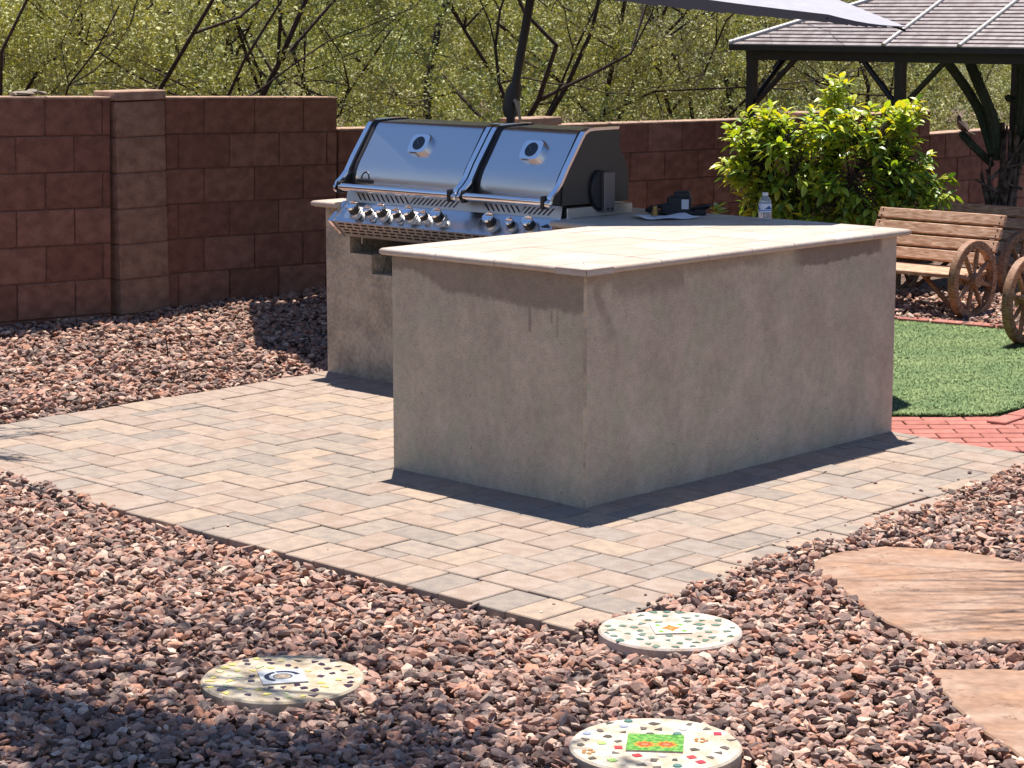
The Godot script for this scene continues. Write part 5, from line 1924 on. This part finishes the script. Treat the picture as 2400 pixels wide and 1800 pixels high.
# trees standing outside the picture whose branches shade the gravel, the left pavers and the flagstone
func shade_tree(label: String, at: Vector3, spots: Array, sd: int, leafy: float) -> void:
	var rr := RandomNumberGenerator.new()
	rr.seed = sd
	var t := thing("shade_tree", label, "tree", at, 0.0, "trees outside the picture")
	var wood := MB.new()
	var fork := Vector3(0, 2.2, 0)
	wood.tube([Vector3(0, -0.1, 0), Vector3(0.03, 1.1, 0.02), fork], [0.11, 0.09, 0.075], 10)
	var xf := []
	var cl := []
	for s in spots:
		# s: shaded ground point x, z, spread, number of branchlets, height
		var h: float = s[4]
		var c := Vector3(s[0], 0, s[1]) + SUN * (h / SUN.y) - at
		var start := fork + (c - fork) * 0.15
		wood.tube(curve([fork, fork.lerp(c, 0.5) + UP * 0.25, c], 10), [0.040, 0.034, 0.029, 0.025, 0.021, 0.018, 0.015, 0.012, 0.009, 0.006], 6, false)
		for k in int(s[3]):
			var p: Vector3 = fork.lerp(c, rr.randf_range(0.55, 1.0)) + UP * 0.12
			var q := c + Vector3(rr.randfn() * s[2], rr.randfn() * 0.2, rr.randfn() * s[2] * 0.8)
			if s.size() > 5:
				p = c + Vector3(rr.randf_range(-0.1, 0.4), rr.randfn() * 0.1, rr.randfn() * 0.1)
				q = c + Vector3(s[5] * rr.randf_range(0.5, 1.2), rr.randfn() * 0.2, rr.randfn() * s[2])
			q.y = maxf(q.y, 2.15 - at.y)
			var mid := p.lerp(q, 0.5) + Vector3(rr.randfn(), rr.randfn() * 0.5, rr.randfn()) * 0.06
			var th := 0.62 if s.size() > 5 else 1.0
			wood.tube(curve([p, mid, q], 7), [0.012 * th, 0.010 * th, 0.009 * th, 0.008 * th, 0.006 * th, 0.005 * th, 0.003 * th], 5, false)
			for e in int(leafy * rr.randf_range(0.5, 1.5)):
				var gp := q + at
				gp -= SUN * (gp.y / SUN.y)
				if ab(gp).y > -1.5 and gp.x > -1.7:
					continue
				xf.append(Transform3D(Basis.from_euler(Vector3(rr.randf() * TAU, rr.randf() * TAU, rr.randf() * TAU)).scaled(Vector3.ONE * rr.randf_range(0.5, 0.9)), p.lerp(q, rr.randf_range(0.4, 1.05)) + Vector3(rr.randfn(), rr.randfn() * 0.6, rr.randfn()) * 0.05))
				cl.append(Color(0.15, 0.18, 0.06))
	obj("trunk", wood, M.bark, t)
	if xf.size() > 0:
		multi("crown", M.spray[0], M.leafy, xf, cl, t).set_meta("kind", "stuff")

func build_shade_trees() -> void:
	shade_tree("thin-leaved desert tree left of the picture shading the gravel", Vector3(-3.0, -0.02, -7.6), [
		[-1.05, -5.75, 0.26, 22, 3.4], [-0.75, -5.85, 0.20, 10, 3.3], [-1.35, -6.25, 0.22, 12, 3.3], [-0.45, -5.62, 0.24, 16, 3.5], [-0.75, -6.35, 0.16, 3, 3.2], [-0.05, -6.1, 0.25, 8, 3.4], [-0.3, -6.55, 0.22, 6, 3.3], [0.0, -5.5, 0.2, 8, 3.4], [-1.1, -6.8, 0.2, 4, 2.5], [-0.65, -7.0, 0.15, 3, 2.5], [-1.2, -5.5, 0.22, 22, 3.2], [-0.6, -5.45, 0.25, 20, 3.2], [-0.15, -5.75, 0.2, 12, 3.3], [-1.25, -6.05, 0.16, 12, 3.1]], 601, 3.4)
	shade_tree("desert tree left of the picture dappling the far left pavers", Vector3(-4.4, 0.0, -10.6), [
		[-2.2, -9.9, 0.16, 9, 2.6], [-2.05, -9.45, 0.14, 5, 2.5], [-2.3, -10.1, 0.15, 5, 2.6]], 611, 1.0)
	shade_tree("bare-twigged desert tree right of the picture shading the flagstone", Vector3(3.6, -0.02, -7.9), [
		[2.25, -7.45, 0.16, 16, 2.9, -1.0], [2.25, -7.05, 0.14, 18, 2.8, -0.9], [2.2, -6.8, 0.10, 12, 2.8, -0.7], [2.3, -7.7, 0.10, 8, 3.0, -0.8]], 621, 0.15)

# ------------------------------------------------------------------ gravel
func rock_mesh(sd: int) -> MB:
	# crushed rock: a squashed lump with flat broken faces
	var r := RandomNumberGenerator.new()
	r.seed = sd
	var t := (1.0 + sqrt(5.0)) / 2.0
	var vs := [Vector3(-1, t, 0), Vector3(1, t, 0), Vector3(-1, -t, 0), Vector3(1, -t, 0), Vector3(0, -1, t), Vector3(0, 1, t), Vector3(0, -1, -t), Vector3(0, 1, -t), Vector3(t, 0, -1), Vector3(t, 0, 1), Vector3(-t, 0, -1), Vector3(-t, 0, 1)]
	var fs := [[0, 11, 5], [0, 5, 1], [0, 1, 7], [0, 7, 10], [0, 10, 11], [1, 5, 9], [5, 11, 4], [11, 10, 2], [10, 7, 6], [7, 1, 8], [3, 9, 4], [3, 4, 2], [3, 2, 6], [3, 6, 8], [3, 8, 9], [4, 9, 5], [2, 4, 11], [6, 2, 10], [8, 6, 7], [9, 8, 1]]
	var planes := []
	for k in 7:
		planes.append([Vector3(r.randfn(), r.randfn(), r.randfn()).normalized(), r.randf_range(0.55, 0.85)])
	var pts := []
	var sc := Vector3(1.12, r.randf_range(0.30, 0.62), r.randf_range(0.5, 0.95))
	for v in vs:
		var p: Vector3 = v.normalized() * r.randf_range(0.85, 1.25)
		for pl in planes:
			var o: float = p.dot(pl[0]) - pl[1]
			if o > 0.0:
				p -= pl[0] * o
		pts.append(p * sc * 0.5)
	var mb := MB.new()
	for f in fs:
		mb.tri(pts[f[0]], pts[f[1]], pts[f[2]], Vector3.ZERO)
	return mb

func build_gravel() -> void:
	var gm := tri(mat(Color.WHITE, 0.92), mottled(256, 151, 0.05, 0.3, Color(0.80, 0.78, 0.77), Color(1, 1, 1), 0.12), 6.0, M.nrm_rough, 0.5, true)
	gm.vertex_color_use_as_albedo = true
	var pal := [Color(0.470, 0.280, 0.216), Color(0.552, 0.346, 0.263), Color(0.389, 0.220, 0.169), Color(0.294, 0.181, 0.146), Color(0.194, 0.129, 0.109), Color(0.447, 0.296, 0.238), Color(0.353, 0.253, 0.216), Color(0.588, 0.395, 0.301), Color(0.518, 0.264, 0.174), Color(0.330, 0.247, 0.200), Color(0.658, 0.494, 0.389), Color(0.141, 0.099, 0.087), Color(0.423, 0.230, 0.158)]
	rng.seed = 101
	var lump := noise(103, 0.55, 3)
	var xs := []
	var cs := []
	for k in 10:
		xs.append([]); cs.append([])
	var edge := func(b: float) -> float:                  # where the right-hand gravel spills over the pavers
		if b < -0.06: return lerpf(-1.09, -1.0, clampf((b + 1.25) / 1.2, 0, 1))
		if b < 1.31: return lerpf(-1.0, -0.90, (b + 0.06) / 1.37)
		return lerpf(-0.90, -0.74, clampf((b - 1.31) / 0.9, 0, 1))
	# areas: x0, x1, z0, z1, rocks per square metre, size
	var areas := [[-2.3, 2.6, -9.6, -4.6, 2700, 0.043], [2.0, 2.9, -10.8, -9.6, 2500, 0.041], [-4.4, 0.6, -16.4, -9.2, 1500, 0.044], [1.2, 5.0, -17.0, -12.4, 1500, 0.044]]
	for ar in areas:
		var n := int((ar[1] - ar[0]) * (ar[3] - ar[2]) * ar[4])
		for i in n:
			var x := rng.randf_range(ar[0], ar[1])
			var z := rng.randf_range(ar[2], ar[3])
			if absf(x) > 0.30 * -z + 0.35:
				continue
			var q := ab(Vector3(x, 0, z))
			var front := -1.268 + 0.075 * smoothstep(1.1, 2.0, q.x) + 0.012 * lump.get_noise_2d(x * 9, z * 9)
			var e: float = edge.call(q.y) + 0.05 * lump.get_noise_2d(x * 5, z * 5)
			var ok := q.y < front or q.x < e or q.x > 3.035 or (q.y > 2.3 and z < -12.9)
			if q.x > 5.12 or (q.x > -0.85 and q.x < 3.0 and q.y > front and q.y < 2.3):
				ok = ok and q.x < e
			if not ok:
				continue
			if z < -10.0 and z > -13.9 and x > 1.2 and Geometry2D.is_point_in_polygon(Vector2(x, z), lawn):
				continue
			var y := ground_y(x, z)
			var spill := q.x < e and q.x > -1.10 and q.y > -1.27 and q.y < 2.1
			if spill:
				y = gy(q.x, q.y) + 0.006 * smoothstep(e, e - 0.05, q.x)
			elif q.x > 3.0 or z < -12.5:
				y += 0.035 * lump.get_noise_2d(x * 2.2, z * 2.2)
			var hit := false
			for s in stones:
				if Geometry2D.is_point_in_polygon(Vector2(x, z), s[0]):
					hit = true
					break
			if hit:
				continue
			var k := rng.randi() % 10
			var sz: float = ar[5] * (rng.randf_range(0.55, 1.0) if rng.randf() < 0.62 else rng.randf_range(0.9, 1.5))
			if spill:
				sz *= 0.8
			var flat := Basis.from_euler(Vector3(rng.randfn() * 0.38, rng.randf() * TAU, rng.randfn() * 0.38))
			y += rng.randf_range(-0.022, 0.010) + (0.008 if spill else 0.0)
			xs[k].append(Transform3D(flat.scaled(Vector3.ONE * sz), Vector3(x, y, z)))
			var c: Color = pal[rng.randi() % pal.size()]
			var v := rng.randf_range(0.8, 1.15)
			cs[k].append(Color(c.r * v, c.g * v, c.b * v))
	for i in 46:                                           # strays on the paving, most of them near the beds
		var b := rng.randf_range(-1.2, 1.9)
		var a := rng.randf_range(-0.95, 2.6)
		if i < 32:
			a = edge.call(b) + absf(rng.randfn()) * 0.10 + 0.02
		elif i < 40:
			b = -1.2 + absf(rng.randfn()) * 0.12
		if a > -0.05 and b > -0.05:
			continue
		var k := i % 10
		var sz := rng.randf_range(0.008, 0.020) * (1.5 if i < 32 else 1.0)
		xs[k].append(Transform3D(Basis(UP, rng.randf() * TAU).scaled(Vector3.ONE * sz), P(a, b, gy(a, b) + sz * 0.18)))
		cs[k].append(pal[rng.randi() % pal.size()])
	for k in 10:
		var o := multi("gravel", rock_mesh(700 + k), gm, xs[k], cs[k])
		tag(o, "reddish brown crushed rock gravel covering the beds round the patio", "gravel", "crushed rock gravel")
		o.set_meta("kind", "stuff")

# ------------------------------------------------------------------ small things
func build_small() -> void:
	# bleached lump on the left wall
	var t := thing("bleached_rock", "bleached pale lump of rock lying on top of the left wall", "rock", Vector3(-2.755, 1.415, -12.985), 0.8)
	var cols := mat(lin(0.42, 0.37, 0.30), 0.95)
	tri(cols, mottled(128, 161, 0.05, 0.2, Color(0.5, 0.47, 0.44), Color(1, 1, 1), 0.2), 6.0, M.nrm_rough, 0.8)
	for e in [[-0.05, 0.020, 0.0, 0.17, 711], [0.04, 0.030, 0.0, 0.14, 713], [0.09, 0.018, 0.01, 0.08, 715], [-0.105, 0.018, 0.01, 0.08, 717]]:
		var m := rock_mesh(e[4])
		obj("lump", m, cols, t, Transform3D(Basis(UP, e[0] * 20).scaled(Vector3(e[3], e[3] * 0.6, e[3])), Vector3(e[0], e[1], e[2])))
	# bird on the low wall by the cactus
	var bp := pix(2074, 283, 20.0)
	var b := thing("bird", "small brown bird perched on the low wall beside the cactus", "bird", bp, 0.9)
	var bm := MB.new()
	var body := [Vector3(0.0, 0.015, 0.06), Vector3(0.0, 0.035, 0.035), Vector3(0, 0.062, 0.0), Vector3(0, 0.098, -0.028), Vector3(0, 0.128, -0.036), Vector3(0, 0.148, -0.040), Vector3(0, 0.160, -0.042)]
	bm.tube(curve(body, 14), [0.004, 0.012, 0.022, 0.032, 0.038, 0.040, 0.038, 0.033, 0.027, 0.022, 0.022, 0.021, 0.015, 0.004], 12)
	bm.tube([Vector3(0, 0.140, -0.055), Vector3(0, 0.137, -0.074)], [0.006, 0.001], 6)
	for s in [-1.0, 1.0]:
		bm.tube([Vector3(s * 0.012, 0.04, 0.0), Vector3(s * 0.013, -0.004, -0.004)], [0.004, 0.003], 5)
	obj("body", bm, mat(lin(0.085, 0.055, 0.042), 0.9), b)
	var tail := MB.new()
	tail.box(Vector3(0, 0.005, 0.085), Vector3(0.022, 0.006, 0.09), Basis(Vector3.RIGHT, 0.35), 0.002)
	obj("tail", tail, mat(lin(0.06, 0.04, 0.03), 0.9), b)
	for s in [-1.0, 1.0]:
		var wm := MB.new()
		wm.tube([Vector3(s * 0.032, 0.100, -0.020), Vector3(s * 0.040, 0.07, 0.015), Vector3(s * 0.020, 0.025, 0.062)], [0.012, 0.014, 0.003], 8)
		obj("wing", wm, mat(lin(0.07, 0.045, 0.035), 0.9), b)
	# dry twigs in the left gravel bed
	for e in [[355, 770, 12.0, "thin dry twig standing upright in the left gravel bed", 0], [440, 815, 11.5, "dry fallen twig lying on the gravel beside the patio edge", 1]]:
		var q := pix(e[0], e[1], e[2])
		q.y = ground_y(q.x, q.z)
		var tw := MB.new()
		if e[4] == 0:
			tw.tube([Vector3(0, -0.02, 0), Vector3(-0.008, 0.07, 0), Vector3(-0.014, 0.135, 0)], [0.004, 0.0035, 0.002], 5)
		else:
			tw.tube([Vector3(-0.10, 0.02, 0), Vector3(0.0, 0.045, 0.02), Vector3(0.10, 0.030, 0.05), Vector3(0.16, 0.015, 0.09)], [0.003, 0.004, 0.004, 0.002], 5)
		var o := obj("dry_twig", tw, M.bark, null, Transform3D(Basis(), q))
		tag(o, e[3], "twig")
